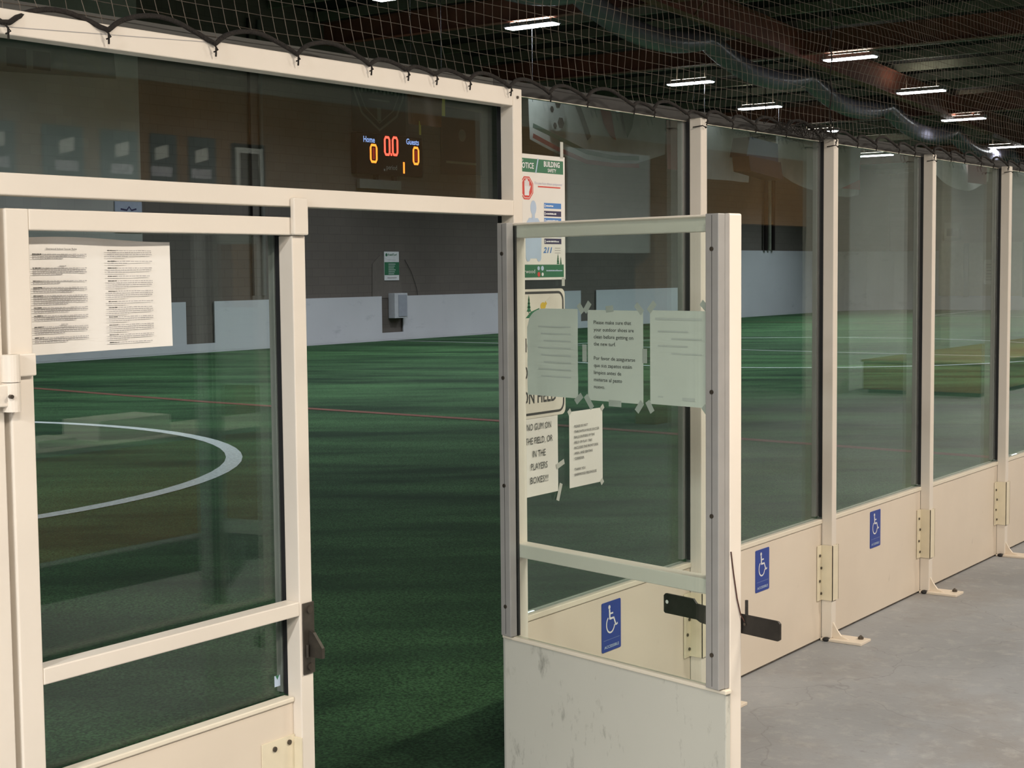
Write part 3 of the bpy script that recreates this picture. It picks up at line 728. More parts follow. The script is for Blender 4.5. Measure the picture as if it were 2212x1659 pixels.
# left gate (closed)
lg = thing('rink_gate', 'closed white framed glass gate at left with a sheet of rules taped on', 'gate', (2.058, 0.025, 0), 'pair of framed glass gates')
MB().bbox(2.058, 2.118, 0.0, TD, 0.03, 1.825, white, 0.003).build('stile', lg)
MB().bbox(2.939, 2.988, 0.0, TD, 0.03, 1.7775, white, 0.003).build('stile', lg)
MB().bbox(2.1185, 2.938, 0.0, TD, 1.779, 1.825, white, 0.003).box(2.938, 2.986, 0.002, TD, 1.7785, 1.822, white).build('top_rail', lg)
MB().bbox(2.1185, 2.9385, 0.0, TD, 0.770, 0.808, white, 0.003).build('mid_rail', lg)
MB().box(2.1185, 2.9385, 0.030, 0.060, 0.03, 0.535, cream).build('kick_board', lg)
MB().bbox(2.1185, 2.9385, 0.024, 0.062, 0.535, 0.548, capm, 0.003).build('cap_strip', lg)
for a in ((2.062, 2.116, 0.55, 1.82), (2.941, 2.986, 0.55, 1.82), (2.116, 2.941, 1.785, 1.82)):
    MB().box(a[0], a[1], TD, G0-0.001, a[2], a[3], black).build('gasket', lg)
MB().box(2.064, 2.962, G0, G1, 0.55, 1.815, pane_m).build('glass', lg)
MB().bbox(2.058, 2.112, G1+0.001, G1+0.022, 0.55, 1.82, alu, 0.002).build('aluminium_channel', lg)
MB().bbox(2.946, 2.992, G1+0.001, G1+0.022, 0.55, 1.82, alu, 0.002).build('aluminium_channel', lg)
lp = MB().bbox(2.947, 2.9895, -0.005, -0.0005, 0.609, 0.802, steel, 0.001).build('latch_plate', lg)
T = plane_T((2.972, 0, 0), (0, -1, 0))
MB().prism([(0.004, 0.655), (0.052, 0.655), (0.052, 0.683), (0.020, 0.722), (0.004, 0.728)], -0.005, 0.005, steel, T).build('catch', lp)
for zz in (0.783, 0.628): MB().cyl((2.970, -0.005, zz), (2.970, -0.009, zz), 0.010, screwm, 12).build('bolt', lp)
MB().cyl((2.958, -0.007, 0.69), (2.958, -0.007, 0.655), 0.004, steel, 8).build('weld_bead', lp)
kb = MB().box(2.815, 2.938, 0.026, 0.029, 0.10, 0.447, sleevem).box(2.9345, 2.938, -0.001, 0.029, 0.10, 0.440, sleevem)
kp = kb.build('corner_bracket', lg)
screw(MB(), 2.86, 0.026, 0.425, 0.007).build('screw', kp); screw(MB(), 2.915, 0.026, 0.43, 0.007).build('screw', kp)
def rcyl(mb, cx, cy, r, z0, z1, m): return mb.cyl((cx, cy, z0), (cx, cy, z1), r, m, 20)
h1 = rcyl(MB(), 2.050, -0.012, 0.020, 1.452, 1.511, white).bbox(2.052, 2.116, -0.014, 0.0, 1.462, 1.511, white, 0.003)
h1.build('hinge', lg)
h2 = rcyl(MB(), 2.050, -0.012, 0.0195, 1.388, 1.4505, white).bbox(1.95, 2.047, -0.022, -0.001, 1.400, 1.448, white, 0.003).cyl((2.036, -0.026, 1.422), (2.034, -0.036, 1.422), 0.0045, screwm, 10)
h2.build('hinge_leaf', df)
# tiny glass label
T = plane_T((2.905, G0-0.0006, 0.575), (1, 0, 0))
MB().rect(0, 0.022, 0, 0.03, paleblue, T).poly([(0.004, -0.0003, 0.03), (0.018, -0.0003, 0.03), (0.011, -0.0003, 0.018)], signgreen, T).build('glass_label', lg)

# sheet of rules on the left gate: word-like strokes too small to read
T = plane_T((2.1235, 0.0585, 1.5015), (1, 0, 0))
rs = MB(); nx = 20
def RP(u, v):
    return (0.442*u, -0.004-0.0025*math.sin(u*7)*(0.3+v)-0.006*max(0, u-0.93)*8*(1-v), 0.262*v+0.004*math.sin(u*5)*v+(0.004*u if v < 0.5 else -0.002*u))
for a in range(nx):
    for c_ in range(6): rs.poly([RP(a/nx, c_/6), RP((a+1)/nx, c_/6), RP((a+1)/nx, (c_+1)/6), RP(a/nx, (c_+1)/6)], paper, T)
sh = tag(rs.build('rules_sheet', smooth=True), 'white double sheet of printed rules taped inside the left gate glass', 'paper sheet')
pt = MB(); rnd = random.Random(3)
def words(mb, x, z, L, m, h=0.0020, T=T, y=-0.010):
    e = x+L
    while x < e-0.002:
        w_ = rnd.uniform(0.004, 0.013); w_ = min(w_, e-x); mb.rect(x, x+w_, z, z+h*rnd.uniform(0.75, 1.1), m, T, y); x += w_+0.0013
pt.text('Sherwood Indoor Soccer Rules', 0.075, 0.236, 0.0042, ink, T, 0.085, y=-0.010, bold=0.01)
paras = [(0.225, 3), (0.199, 1), (0.194, 4), (0.165, 2), (0.150, 3), (0.132, 5), (0.105, 3), (0.087, 3), (0.067, 1), (0.062, 4), (0.038, 3)]
for z, n in paras:
    for k in range(n):
        if n == 1: words(pt, 0.11, z, 0.022, greyink)
        else: words(pt, 0.037, z-k*0.0046, 0.15 if k < n-1 else 0.07+0.05*rnd.random(), greyink)
        if k == 0 and n > 1: words(pt, 0.037, z, 0.025, ink)
for z, n in [(0.234, 4), (0.209, 2), (0.193, 3), (0.174, 1), (0.163, 4), (0.139, 4), (0.115, 2), (0.101, 4), (0.079, 3), (0.060, 4), (0.037, 3), (0.019, 1)]:
    for k in range(n):
        words(pt, 0.247, z-k*0.0046, 0.135 if k < n-1 else (0.06 if n > 1 else 0.13), greyink)
        if k == 0: words(pt, 0.247, z, 0.026, ink)
pt.build('lettering', sh)

# right gate (open), local s along the leaf from the hinge, t towards the field side
TH = 1.34883; HX, HY = 3.87289, 0.01515
es = Vector((-math.cos(TH), -math.sin(TH), 0)); et = Vector((-math.sin(TH), math.cos(TH), 0))
LT = Matrix.Identity(4)             # (s, t, z) -> world
for i in range(3):
    LT[i][0] = es[i]; LT[i][1] = -et[i]; LT[i][2] = (0, 0, 1)[i]
LT[0][3] = HX; LT[1][3] = HY        # local y = -t keeps the frame right-handed
rg = thing('rink_gate', 'open white framed glass gate swung towards the corridor with three taped sheets', 'gate', (HX-0.1*math.cos(TH), HY-0.1*math.sin(TH), 0), 'pair of framed glass gates')
S0, S1 = 0.103, 0.977
def lb(mb, s0, s1, t0, t1, z0, z1, m, r=0.003):
    return mb.bbox(s0, s1, -t1, -t0, z0, z1, m, r, LT) if r else mb.box(s0, s1, -t1, -t0, z0, z1, m, LT)
lb(MB(), S0-0.028, S0+0.022, 0, 0.05, 0.03, 1.825, white).build('stile', rg)
lb(MB(), S1-0.048, S1, 0, 0.05, 0.03, 1.825, white, 0.005).build('stile', rg)
lb(MB(), S0+0.0225, S1-0.049, 0, 0.05, 1.779, 1.8245, white).build('top_rail', rg)
lb(MB(), S0+0.0225, S1-0.049, 0, 0.05, 0.803, 0.845, white).build('mid_rail', rg)
kbd = lb(MB(), S0-0.012, S1+0.004, 0.0505, 0.070, 0.035, 0.548, scuff, 0.002)
lb(kbd, S0+0.0225, S1-0.049, 0.02, 0.050, 0.04, 0.540, cream, 0)
kbd.build('kick_board', rg)
lb(MB(), S0-0.014, S1+0.010, 0.052, 0.078, 0.549, 0.561, capm, 0.003).build('cap_strip', rg)
lb(MB(), S0-0.01, S0+0.040, 0.0505, 0.0580, 0.562, 1.815, black, 0).build('gasket', rg)
lb(MB(), S1-0.045, S1-0.010, 0.0505, 0.0580, 0.562, 1.815, black, 0).build('gasket', rg)
lb(MB(), S0+0.002, S1-0.010, 0.0590, 0.0665, 0.5615, 1.818, pane_m, 0).build('glass', rg)
for s0, s1 in ((S0+0.0, S0+0.044), (S1-0.046, S1-0.001)):
    ch_ = MB(); lb(ch_, s0, s1, 0.0672, 0.094, 0.563, 1.824, alu, 0.002)
    if s0 > 0.5: lb(ch_, s1-0.008, s1, 0.051, 0.0672, 0.563, 1.824, alu, 0)
    ch_.box((s0+s1)/2-0.0006, (s0+s1)/2+0.0006, -0.0945, -0.0938, 0.57, 1.82, black, LT)
    c_ = ch_.build('aluminium_channel', rg)
    for z in (1.732, 1.357, 1.028, 0.655):
        MB().tube([LT @ Vector(((s0+s1)/2, -0.094, z)), LT @ Vector(((s0+s1)/2, -0.097, z))], 0.006, screwm, 10).build('screw', c_)
lb(MB(), S0+0.045, S1-0.048, 0.0590, 0.0670, 1.8185, 1.8205, capm, 0).build('edge_strip', rg)
# latch bar on the corridor side, its plate, pin and wire
lat = MB().prism([(0.690, 0.716), (0.690, 0.762), (0.696, 0.768), (0.800, 0.768), (0.812, 0.756), (0.865, 0.753), (1.095, 0.753), (1.102, 0.747), (1.102, 0.705), (1.095, 0.700), (0.865, 0.702), (0.826, 0.706), (0.812, 0.712), (0.695, 0.712)], 0.004, 0.011, blackbar, LT)
lo = lat.build('latch_bar', rg)
MB().cyl((0.703, 0.0035, 0.745), (0.703, 0.0031, 0.745), 0.0055, paper, 10, T=LT).cyl((0.985, 0.0035, 0.728), (0.985, 0.0015, 0.728), 0.004, screwm, 8, T=LT).build('hole', lo)
MB().prism([(0.862, 0.79), (0.928, 0.79), (0.928, 0.600), (0.862, 0.690)], 0.0005, 0.0035, mat('primer_grey_plate', (0.20, 0.21, 0.19), 0.6, var=0.2), LT).cyl((0.878, 0.0, 0.735), (0.878, -0.012, 0.735), 0.011, steel, 10, T=LT).build('mounting_plate', rg)
MB().cyl((0.988, 0.007, 0.752), (0.988, 0.007, 0.793), 0.0045, blackbar, 8, T=LT).build('pin', rg)
MB().tube([LT @ Vector(p) for p in ((0.9785, -0.046, 0.93), (0.9790, -0.036, 0.87), (0.9795, -0.022, 0.80), (0.980, -0.008, 0.755), (0.984, 0.003, 0.735))], 0.0018, mat('rusty_wire', (0.06, 0.022, 0.015), 0.8), 6).build('wire', rg)
for z in (0.45, 1.5):
    MB().cyl((3.905, -0.02, z-0.05), (3.905, -0.02, z+0.05), 0.014, white, 14).tube([(3.905, -0.02, z), (3.935, -0.002, z)], 0.008, white, 8).tube([(3.905, -0.02, z), tuple(LT @ Vector((S0-0.024, -0.01, z)))], 0.008, white, 8).build('hinge', rg)

# taped sheets on the corridor side of that gate's glass; their print or bare back shows through it
def leaf_T(s, z, t=0.0583): return plane_T(tuple(LT @ Vector((s, -t, z))), tuple(es))
def sheet(w_, h_, T, m=paper, curl=0.0, cut=None, seed=1, crum=0.0):
    mb = MB(); n = 20
    def P(u, v):
        y = 0.0012+crum*noise.noise(Vector((u*3+seed, v*4, seed)))
        if cut and u < cut[0]:
            q = 1-u/cut[0]
            v = v*(1-cut[1]*(1-math.sqrt(max(0, 1-q*q))))
        return Vector((u*w_, max(0.0004, y), v*h_))
    for a in range(n):
        for b_ in range(n):
            mb.poly([P(a/n, b_/n), P((a+1)/n, b_/n), P((a+1)/n, (b_+1)/n), P(a/n, (b_+1)/n)], m, T)
    return mb
def tapes(parent, T, L):
    for (x_, z_, ang, ln) in L:
        c, s = math.cos(ang), math.sin(ang); wd = 0.009
        P = [(x_+a*ln/2*c-b_*wd*s, -0.0004, z_+a*ln/2*s+b_*wd*c) for a, b_ in ((-1, -1), (1, -1), (1, 1), (-1, 1))]
        MB().poly(P, tapem, T).build('tape_strip', parent)
backpaper = mat('thin_paper_back', (0.72, 0.72, 0.66), 0.75, var=0.04, scale=5, bump=0.25, bscale=7)
T = leaf_T(0.194, 1.308)
o = tag(sheet(0.218, 0.260, T, backpaper, cut=(0.35, 0.22), seed=4, crum=0.003).build('paper_sheet', smooth=True), 'crumpled blank back of a sheet, leftmost on the open gate glass', 'paper sheet', 'sheets taped on the open gate')
ft = MB()
for k in range(8): ft.rect(0.05+0.012*(k % 3), 0.19, 0.205-k*0.021, 0.209-k*0.021, faintink, T, -0.0004)
ft.build('show_through_print', o)
tapes(o, T, [(0.232, 0.262, -0.9, 0.03), (0.222, 0.0, 0.7, 0.035)])
T = leaf_T(0.453, 1.306)
o = tag(sheet(0.219, 0.260, T, backpaper, seed=2).build('paper_sheet', smooth=True), 'printed notice about clean outdoor shoes, middle sheet on the open gate', 'paper sheet', 'sheets taped on the open gate')
tx = MB()
lines = ['Please make sure that', 'your outdoor shoes are', 'clean before getting on', 'the new turf.', None, 'Por favor de asegurarse', 'que sus zapatos estén', 'limpios antes de', 'meterse al pasto', 'nuevo.']
wd = [0.148, 0.158, 0.156, 0.087, 0, 0.163, 0.150, 0.109, 0.112, 0.044]
zz = 0.220
for s_, w_ in zip(lines, wd):
    if s_: tx.text(s_, 0.026, zz, 0.0105, ink, T, w_, y=-0.0004)
    zz -= 0.0205
tx.build('lettering', o)
tapes(o, T, [(0.0, 0.268, 0.9, 0.035), (0.205, 0.266, -0.75, 0.035), (0.09, 0.264, 0.12, 0.03), (0.005, -0.005, -0.9, 0.045), (0.110, -0.004, 0, 0.05), (0.205, -0.008, 0.9, 0.035), (-0.012, 0.135, 1.57, 0.05), (0.226, 0.135, 1.57, 0.04)])
T = leaf_T(0.698, 1.309)
o = tag(sheet(0.217, 0.259, T, backpaper, seed=9).build('paper_sheet', smooth=True), 'blank back of a sheet with faint show-through print, rightmost on the open gate', 'paper sheet', 'sheets taped on the open gate')
ft = MB().rect(0.02, 0.19, 0.233, 0.239, faintink, T, -0.0004)
for k in range(4): ft.rect(0.03+0.05*(k % 2), 0.06+0.05*(k % 2)+0.08, 0.20-k*0.02, 0.204-k*0.02, faintink, T, -0.0004)
ft.rect(0.12, 0.165, 0.015, 0.024, faintink, T, -0.0004).rect(0.03, 0.05, 0.02, 0.024, faintink, T, -0.0004)
ft.build('show_through_print', o)
tapes(o, T, [(0.008, 0.268, 0.8, 0.035), (0.205, 0.268, -0.7, 0.045), (0.0, -0.008, -1.0, 0.035), (0.205, -0.006, -0.8, 0.03)])

# ------------------------------------------------------------------ posters on the first pane
YG = G0-0.0026
def glass_T(x, z): return plane_T((x, YG, z), (1, 0, 0))
def tree(mb, x, z, h, m, T, y=-0.0006):
    mb.rect(x-h*0.03, x+h*0.03, z, z+h*0.15, m, T, y)
    for k in range(4):
        a = z+h*(0.1+k*0.2); r = h*(0.22-0.045*k); mb.poly([(x-r, y, a), (x+r, y, a), (x, y, a+h*0.33)], m, T)
T = glass_T(4.034, 1.650); W_, H_ = 0.290, 0.408
o = MB().prism([(0, 0), (W_, 0), (W_, H_), (0, H_)], 0, 0.0006, paper, T)
o = tag(o.build('safety_poster'), 'tall building safety poster with green bands and a red stop hand', 'poster')
p_ = MB().rect(0.008, W_-0.010, H_-0.058, H_-0.014, signgreen, T, -0.0004).rect(0.008, W_-0.010, 0.008, 0.050, signgreen, T, -0.0004)
p_.text('NOTICE', 0.022, H_-0.046, 0.018, signwhite, T, 0.085, y=-0.0008, bold=0.02).text('City of', 0.024, H_-0.024, 0.006, signwhite, T, y=-0.0008)
p_.stroke([(0.118, H_-0.060), (0.132, H_-0.012)], 0.006, paleblue, T, -0.0008)
p_.text('BUILDING', 0.165, H_-0.036, 0.017, signwhite, T, 0.094, y=-0.0008, bold=0.03).text('SAFETY', 0.188, H_-0.053, 0.011, signwhite, T, 0.050, y=-0.0008, bold=0.02)
cx, cz, r = 0.066, 0.298, 0.040
p_.poly([(cx+r*math.cos(PI/8+a*PI/4), -0.0005, cz+r*math.sin(PI/8+a*PI/4)) for a in range(8)], signred, T)
p_.stroke([(cx+r*0.86*math.cos(PI/8+a*PI/4), cz+r*0.86*math.sin(PI/8+a*PI/4)) for a in range(8)], 0.002, paper, T, -0.0008, True)
p_.rect(cx-0.013, cx+0.013, cz-0.024, cz+0.006, signwhite, T, -0.0009)
for k, hh in enumerate((0.024, 0.029, 0.028, 0.022)): p_.rect(cx-0.0135+k*0.007, cx-0.0135+k*0.007+0.0062, cz, cz+hh, signwhite, T, -0.0010)
p_.poly([(cx+0.012, -0.0010, cz-0.014), (cx+0.022, -0.0010, cz+0.006), (cx+0.018, -0.0010, cz+0.010), (cx+0.010, -0.0010, cz-0.002)], signwhite, T)
p_.text('Do you have these symptoms?', 0.112, H_-0.096, 0.009, lilac, T, 0.162, y=-0.0008).rect(0.13, 0.262, H_-0.105, H_-0.101, signred, T, -0.0008)
# standing figure print
p_.disc(0.103, 0.235, 0.017, paleblue, T, -0.0005, 0.024).rect(0.095, 0.111, 0.1965, 0.214, paleblue, T, -0.0009)
p_.poly([(0.058, -0.0005, 0.07), (0.146, -0.0005, 0.07), (0.150, -0.0005, 0.18), (0.128, -0.0005, 0.202), (0.078, -0.0005, 0.202), (0.056, -0.0005, 0.18)], paleblue, T)
for a in (0.071, 0.133): p_.disc(a, 0.072, 0.012, paleblue, T, -0.0007)
p_.stroke([(0.093, 0.17), (0.096, 0.182), (0.103, 0.176), (0.110, 0.182), (0.114, 0.17)], 0.003, midblue, T, -0.0008)
for k, (mm, z) in enumerate(((midblue, 0.235), (navy, 0.209), (midblue, 0.186), (navy, 0.163), (midblue, 0.141), (navy, 0.118))):
    p_.rect(0.165, 0.266, z, z+0.018, mm, T, -0.0005); p_.rect(0.168, 0.172, z+0.003, z+0.014, signwhite, T, -0.0008); words(p_, 0.176, z+0.006, 0.045+0.015*(k % 3), signwhite, 0.005, T, -0.0008)
p_.text('211', 0.158, 0.089, 0.018, midblue, T, 0.052, y=-0.0008, bold=0.03, lean=0.3)
for k in range(3): p_.rect(0.226, 0.260, 0.088+k*0.008, 0.0895+k*0.008, greyink, T, -0.0008)
tree(p_, 0.245, 0.048, 0.038, signgreen, T); tree(p_, 0.262, 0.048, 0.028, signgreen, T)
p_.text('Sherwood', 0.014, 0.022, 0.013, signwhite, T, 0.095, y=-0.0008).disc(0.130, 0.038, 0.007, paleblue, T, -0.0008).disc(0.152, 0.038, 0.008, paleblue, T, -0.0008).disc(0.131, 0.018, 0.008, signred, T, -0.0008).disc(0.153, 0.018, 0.006, signwhite, T, -0.0008)
words(p_, 0.175, 0.028, 0.095, paleblue, 0.004, T, -0.0008)
p_.build('print', o)
MB().rect(0.262, 0.280, H_-0.004, H_+0.050, tapem, T, -0.0012).build('tape_strip', o)
MB().rect(0.266, 0.284, -0.022, 0.006, tapem, T, -0.0012).build('tape_strip', o)

T = glass_T(4.005, 1.196); W_, H_ = 0.312, 0.424
o = tag(MB().prism(rrect(0, W_, 0, H_, 0.022), -0.001, 0.0008, mat('cream_sign_metal', (0.70, 0.66, 0.58), 0.5), T).build('field_sign'), 'metal sign with a black border ending in the words ON FIELD', 'sign')
p_ = MB(); p_.stroke(rrect(0.012, W_-0.012, 0.014, H_-0.012, 0.028, 6), 0.008, ink, T, -0.0016, True)
p_.text('NO', 0.058, 0.220, 0.044, ink, T, 0.060, y=-0.0016, bold=0.02).text('OR', 0.058, 0.130, 0.044, ink, T, 0.060, y=-0.0016, bold=0.02).text('ON FIELD', 0.056, 0.050, 0.042, ink, T, 0.200, y=-0.0016, bold=0.02)
tree(p_, 0.100, 0.345, 0.06, signgreen, T, -0.0016); p_.poly([(0.08, -0.0016, 0.33), (0.15, -0.0016, 0.33), (0.16, -0.0016, 0.362), (0.11, -0.0016, 0.35)], signgreen, T)
p_.disc(0.182, 0.368, 0.016, yellowp, T, -0.0016, 0.012).poly([(0.19, -0.0017, 0.362), (0.205, -0.0017, 0.375), (0.195, -0.0017, 0.385)], yellowp, T)
p_.build('print', o)

T = glass_T(4.052, 0.937); W_, H_ = 0.220, 0.262
o = tag(sheet(W_, H_, T, paper, seed=5, crum=0.001).build('paper_notice', smooth=True), 'white paper notice reading NO GUM ON THE FIELD', 'paper notice', 'letter size notices on the pane behind the open gate')
tx = MB()
for s_, z, w_ in (('NO GUM ON', 0.220, 0.142), ('THE FIELD, OR', 0.174, 0.160), ('IN THE', 0.130, 0.075), ('PLAYERS', 0.088, 0.096), ('BOXES!!!', 0.043, 0.104)):
    tx.text(s_, 0.105, z, 0.022, ink, T, w_, 'C', y=-0.002)
tx.build('lettering', o)
tapes(o, T, [(0.225, -0.004, 1.2, 0.06), (0.232, 0.09, 0.3, 0.05)])
T = glass_T(4.342, 0.937); W_, H_ = 0.212, 0.262
o = tag(sheet(W_, H_, T, paper, seed=8).build('paper_notice', smooth=True), 'white paper notice in small capitals asking not to throw soccer balls', 'paper notice', 'letter size notices on the pane behind the open gate')
tx = MB(); z = 0.206
for s_, w_ in (('PLEASE DO NOT', 0.085), ('THROW/PLAY/KICK SOCCER', 0.158), ('BALLS OUTSIDE OF THE', 0.128), ('FIELD OF PLAY. THIS', 0.112), ('INCLUDES THE FRONT DESK', 0.152), ('AREA, AND SEATING', 0.115), ('CORRIDOR.', 0.062), (None, 0), ('THANK YOU,', 0.070), ('SHERWOOD FIELDHOUSE', 0.140)):
    if s_: tx.text(s_, 0.028, z, 0.0085, ink, T, w_, y=-0.002, bold=0.006)
    z -= 0.0185
tx.build('lettering', o)
tapes(o, T, [(0.21, 0.262, 0.6, 0.02), (0.0, 0.262, 0.6, 0.02), (0.205, 0.0, 0.6, 0.02)])

# ------------------------------------------------------------------ blue accessibility signs
def acc_sign(x, z0, label):
    T = plane_T((x, TD-0.0012, z0), (1, 0, 0)); W_, H_ = 0.127, 0.178
    o = MB().prism(rrect(0, W_, 0, H_, 0.006), -0.001, 0.001, blue, T).build('accessibility_sign')
    tag(o, label, 'sign', 'blue wheelchair signs on the cream boards')
    p_ = MB(); y = -0.0016; c_ = 0.004
    p_.disc(0.049, 0.158, 0.0075, signwhite, T, y)
    p_.stroke([(0.050, 0.150), (0.051, 0.135), (0.052, 0.115)], 0.009, signwhite, T, y)
    p_.stroke([(0.051, 0.134), (0.074, 0.134)], 0.006, signwhite, T, y-0.0001)
    p_.stroke([(0.050, 0.116), (0.078, 0.116), (0.092, 0.088), (0.104, 0.092)], 0.008, signwhite, T, y-0.0002)
    a0 = math.radians(125)
    p_.stroke([(0.056+0.027*math.cos(a0+k*math.radians(225)/20), 0.096+0.030*math.sin(a0+k*math.radians(225)/20)) for k in range(21)], 0.006, signwhite, T, y-0.0003)
    p_.rect(0.010, 0.117, 0.0415, 0.0422, paleblue, T, y)
    p_.text('ACCESSIBLE', 0.0635, 0.012, 0.010, paleblue, T, 0.098, 'C', y=y, bold=0.02)
    p_.build('symbol', o)
    return o
acc_sign(4.517, 0.328, 'blue wheelchair sign seen through the glass of the open gate')
acc_sign(5.716, 0.330, 'blue wheelchair sign directly right of the open gate')
acc_sign(6.934, 0.330, 'smallest blue wheelchair sign, farthest right')

# ------------------------------------------------------------------ net with its edge rope
ties = [1.70, 2.07, 2.34, 2.67, 2.96, 3.25, 3.41, 3.54, 3.70, 3.91, 4.13, 4.35, 4.65, 4.79, 5.04, 5.18, 5.39, 5.59, 5.87, 6.20, 6.37]
x = 6.37
while x < 14: x += 0.2+0.12*random.random(); ties.append(x)
tz = [2.20, 2.205, 2.225, 2.232, 2.240]+[2.243]*200
def rope_z(X):
    for a in range(len(ties)-1):
        if ties[a] <= X <= ties[a+1]:
            u = (X-ties[a])/(ties[a+1]-ties[a]); L = ties[a+1]-ties[a]
            z0, z1 = tz[a], tz[a+1]
            return z0+(z1-z0)*u+0.17*min(L, 0.35)*(abs(math.sin(PI*u))**0.75)
    return 2.245
net = thing('safety_net', 'brown knotted safety net rising from the top of the glass wall', 'net', (2.0, 0.0, 2.24))
rp = MB(); pts = []
X = 1.62
while X < 14:
    near = min(abs(X-t) for t in ties)
    pts.append((X, -0.010+0.018*min(1, near/0.06), rope_z(X)+0.003)); X += 0.022
rp.tube(pts, 0.0062, ropem, 7)
rp.build('edge_rope', net, True)
tp = MB()
for k, t in enumerate(ties):
    tp.tube([(t-0.006, -0.012, tz[k]+0.008), (t, -0.016, tz[k]), (t+0.004, -0.010, tz[k]-0.022)], 0.0026, ropem, 5)
    tp.tube([(t-0.004, -0.014, tz[k]+0.006), (t+0.006, -0.016, tz[k]-0.006), (t-0.003, -0.010, tz[k]-0.012)], 0.0022, ropem, 5)
o = tp.build('rope_tie', net); o['kind'] = 'stuff'
cx_, cz_ = 0.0440, 0.0385
def shear(X): return max(0.0, (4.2-X)/2.2)*0.42
def npos(i, j):
    X = 1.2+cx_*i; zb = 2.262; h = cz_*j
    q = noise.noise(Vector((X*1.6, j*0.13, 0)))
    q2 = noise.noise(Vector((X*0.7+9, j*0.35, 3)))
    q3 = noise.noise(Vector((X*5, j*0.9, 7)))
    return Vector((X-shear(X)*h+0.018*q2+0.004*q3, 0.012+0.05*q*min(1, h*3)+0.02*q2, zb+h+0.022*q*min(1, 0.3+h*2)+0.004*q3))
NI, NJ = 300, 36
nm = MB()
for i in range(NI):
    X = 1.2+cx_*i
    jm = NJ if X > 5 else 24
    P = [npos(i, j) for j in range(0, jm)]
    rz = rope_z(P[0].x)+0.002
    P = [p for p in P if p.z > rz+0.006]
    nm.tube([(P[0].x, 0.006, rz)]+P, 0.00105, cordm, 3)
for j in range(0, NJ):
    seg = []
    for i in range(0 if j < 24 else int((5-1.2)/cx_), NI):
        p = npos(i, j)
        if p.z > rope_z(p.x): seg.append(p)
        else:
            if len(seg) > 1: nm.tube(seg, 0.00105, cordm, 3)
            seg = []
    if len(seg) > 1: nm.tube(seg, 0.00105, cordm, 3)
nm.build('net_mesh', net)
# thick lacing cord joining two net widths, and the bunched spare net at its foot
sp_ = [npos(int((6.36-1.2)/cx_), 0)+Vector((0.01*math.sin(k*1.3), -0.006, 0.03*k)) for k in range(0, 40)]
MB().tube(sp_, 0.0035, ropem, 6).build('lacing_cord', net, True)
bn = MB(); rnd2 = random.Random(11)
for k in range(26):
    x0 = rnd2.uniform(5.80, 6.35); P = []
    for a in range(7):
        P.append((x0+0.06*a*rnd2.uniform(0.3, 1.0)-0.15, -0.01+rnd2.uniform(-0.02, 0.02), 2.255+rnd2.uniform(-0.025, 0.045)))
    bn.tube([p if p[0] < 6.40 else (6.40, p[1], p[2]) for p in P], 0.0016, ropem, 4)
o = bn.build('bunched_netting', net); o['kind'] = 'stuff'

# ------------------------------------------------------------------ corridor behind the camera (seen only as reflections in the panes)
cf = MB().box(0.5, 18.9, -5.75, -5.5, 2.22, 3.05, orange).box(0.5, 18.9, -5.78, -5.52, 3.05, 6.0, corrwall)
cf.box(8.15, 8.5, -5.7, -5.45, 0, 2.22, orange).box(14.40, 15.05, -5.7, -5.45, 0, 2.22, orange)
struct(cf, 'wall_back.001', 'orange service front behind the camera')
struct(MB().box(18.95, 45.0, -5.75, -5.5, 0, 4.5, mat('pale_corridor_wall', (0.70, 0.73, 0.76), 0.7, var=0.05, scale=0.6)).box(18.95, 19.5, -5.8, -5.4, 0, 4.5, corrwall).box(23.0, 23.4, -5.8, -5.4, 0, 4.5, corrwall), 'wall_back.002', 'pale wall farther along the corridor behind the camera')
struct(MB().box(12.75, 14.35, -5.72, -5.48, 1.86, 2.9, mat('white_door_panel', (0.62, 0.66, 0.70), 0.6)), 'trim_1', 'pale panel in the service front')
frm = [(6.02, 6.28), (6.60, 6.95), (7.12, 7.45), (7.62, 7.95)]
dkblue = mat('poster_dark_blue', (0.05, 0.08, 0.10), 0.6)
T0 = None
for k, (x0, x1) in enumerate([(5.95, 6.28), (6.50, 6.83), (6.98, 7.30), (7.42, 7.66), (7.78, 8.04)]):
    T = plane_T((x1, -5.49, 2.28), (-1, 0, 0))
    m_ = MB().prism([(0, 0), (x1-x0, 0), (x1-x0, 0.40), (0, 0.40)], -0.005, 0.008, dkblue, T).poly([(0.08, -0.007, 0.24), (0.2, -0.007, 0.21), (0.2, -0.007, 0.3), (0.08, -0.007, 0.33)], signwhite, T)
    m_.rect(0.05, 0.24, 0.10, 0.17, lilac, T, -0.007)
    tag(m_.build('wall_poster'), 'dark blue poster on the orange front behind the camera', 'poster', 'blue posters behind the camera')
T = plane_T((8.55, -5.49, 2.24), (-1, 0, 0))
tag(MB().prism([(0, 0), (0.34, 0), (0.34, 0.42), (0, 0.42)], -0.01, 0.008, dkbox, T).rect(0.03, 0.31, 0.03, 0.39, signwhite, T, -0.012).rect(0.07, 0.27, 0.07, 0.35, darkroom, T, -0.014).build('picture_frame'), 'framed document in a white mat behind the camera', 'picture frame')
corange = mat('counter_orange', (0.62, 0.31, 0.07), 0.5)
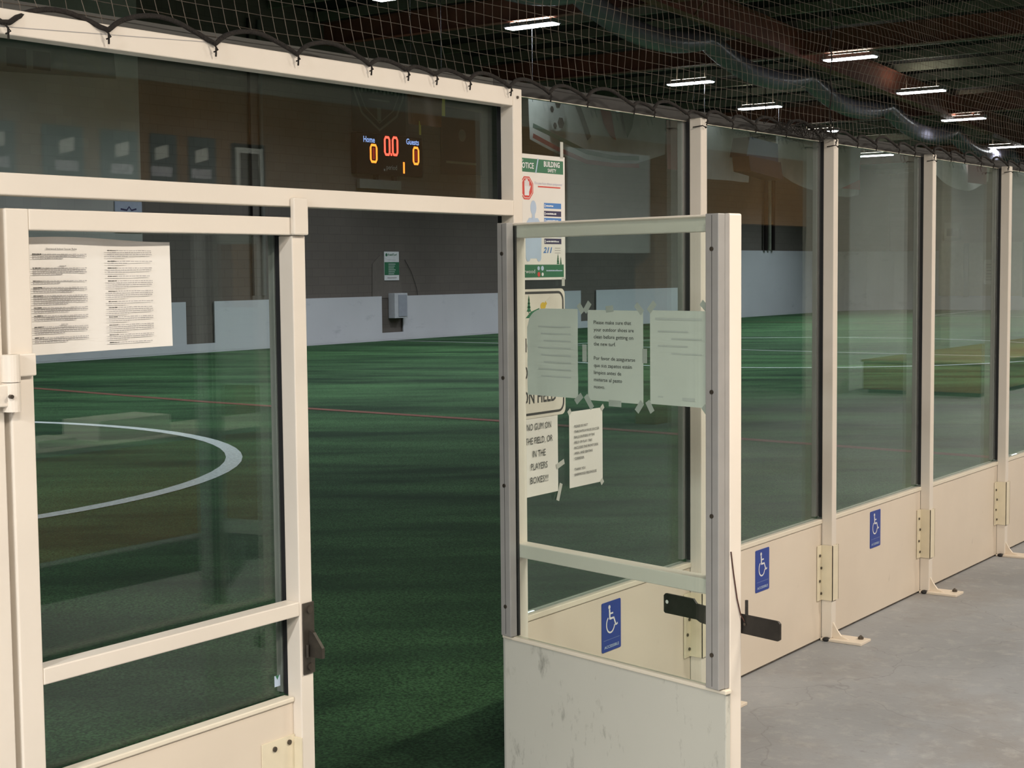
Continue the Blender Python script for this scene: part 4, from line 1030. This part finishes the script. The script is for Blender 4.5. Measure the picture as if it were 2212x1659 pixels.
def bench(x0, x1, z0, z1, y0, y1, label):
    t = thing('front_counter', label, 'counter', ((x0+x1)/2, (y0+y1)/2, 0), 'orange counters behind the camera')
    MB().bbox(x0, x1, y0, y1, z0, z1, corange, 0.01).build('counter_body', t)
    MB().bbox(x0-0.02, x1+0.02, y0-0.02, y1+0.02, z1, z1+0.03, corrwall if z1 > 0.5 else corange, 0.005).build('counter_top', t)
    for xx in (x0+0.1, x1-0.1): MB().box(xx-0.03, xx+0.03, y0+0.05, y1-0.05, 0, z0, dkbox).build('leg', t)
bench(4.3, 7.1, 0.22, 0.76, -4.1, -3.5, 'orange counter behind the camera reflected in the left gate')
corange = mat('brown_wood_bench', (0.27, 0.17, 0.055), 0.6)
bench(19.5, 36.0, 0.05, 0.42, -5.2, -3.6, 'low orange counter reflected in the panes at right')
tag(MB().box(5.35, 5.85, -3.9, -3.6, 0.79, 0.90, paper).build('paper_stack'), 'stack of paper on the counter behind the camera', 'paper stack')
tag(MB().box(4.95, 5.2, -3.85, -3.6, 0.79, 0.83, paper).build('paper_stack'), 'thin stack of paper at the counter end behind the camera', 'paper stack')

# warm corridor lamps
wdif = emis('warm_diffuser_glow', (1.0, 0.86, 0.68), 4.0)
def corr_lamp(loc, watts=None, colr=None):
    t = thing('corridor_lamp', 'long warm ceiling lamp above the corridor outside the picture', 'lamp', (0, 0, 0), 'warm corridor lamps')
    MB().bbox(-0.6, 0.6, -0.15, 0.15, 0, 0.08, lampbody, 0.005).build('housing', t)
    MB().bbox(-0.58, 0.58, -0.13, 0.13, -0.02, -0.001, wdif, 0.004).build('diffuser', t)
    for xx in (-0.4, 0.4): MB().cyl((xx, 0, 0.08), (xx, 0, 2.0), 0.005, cordm, 5).build('hanging_wire', t)
    ld = bpy.data.lights.new('lamp_light', 'AREA'); ld.shape = 'RECTANGLE'; ld.size = 1.15; ld.size_y = 0.25
    ld.energy = watts or CORR_W; ld.color = colr or CORR_COL
    lo = bpy.data.objects.new('lamp_light', ld); col.objects.link(lo); lo.parent = t; lo.location = (0, 0, -0.03)
    t.location = loc
    return t
c0 = corr_lamp((0.0, -3.2, 3.7))
for loc in ((3.6, -3.2, 3.7), (7.6, -3.2, 3.7), (12.0, -3.2, 3.7), (17.0, -3.2, 3.7), (22.0, -3.2, 3.7), (27.5, -3.2, 3.7), (34.0, -3.2, 3.7)): dup(c0, loc)  # farthest three added to light the pale wall mirrored in the panes
c1 = corr_lamp((-5.0, -3.6, 3.3), SIDE_W, SIDE_COL); c1['label'] = 'added unseen white lamp at the left end of the corridor'; c1['group'] = 'added white corridor lamps'  # unseen pair added to brighten surfaces facing the left end
dup(c1, (-2.6, -1.4, 3.3))
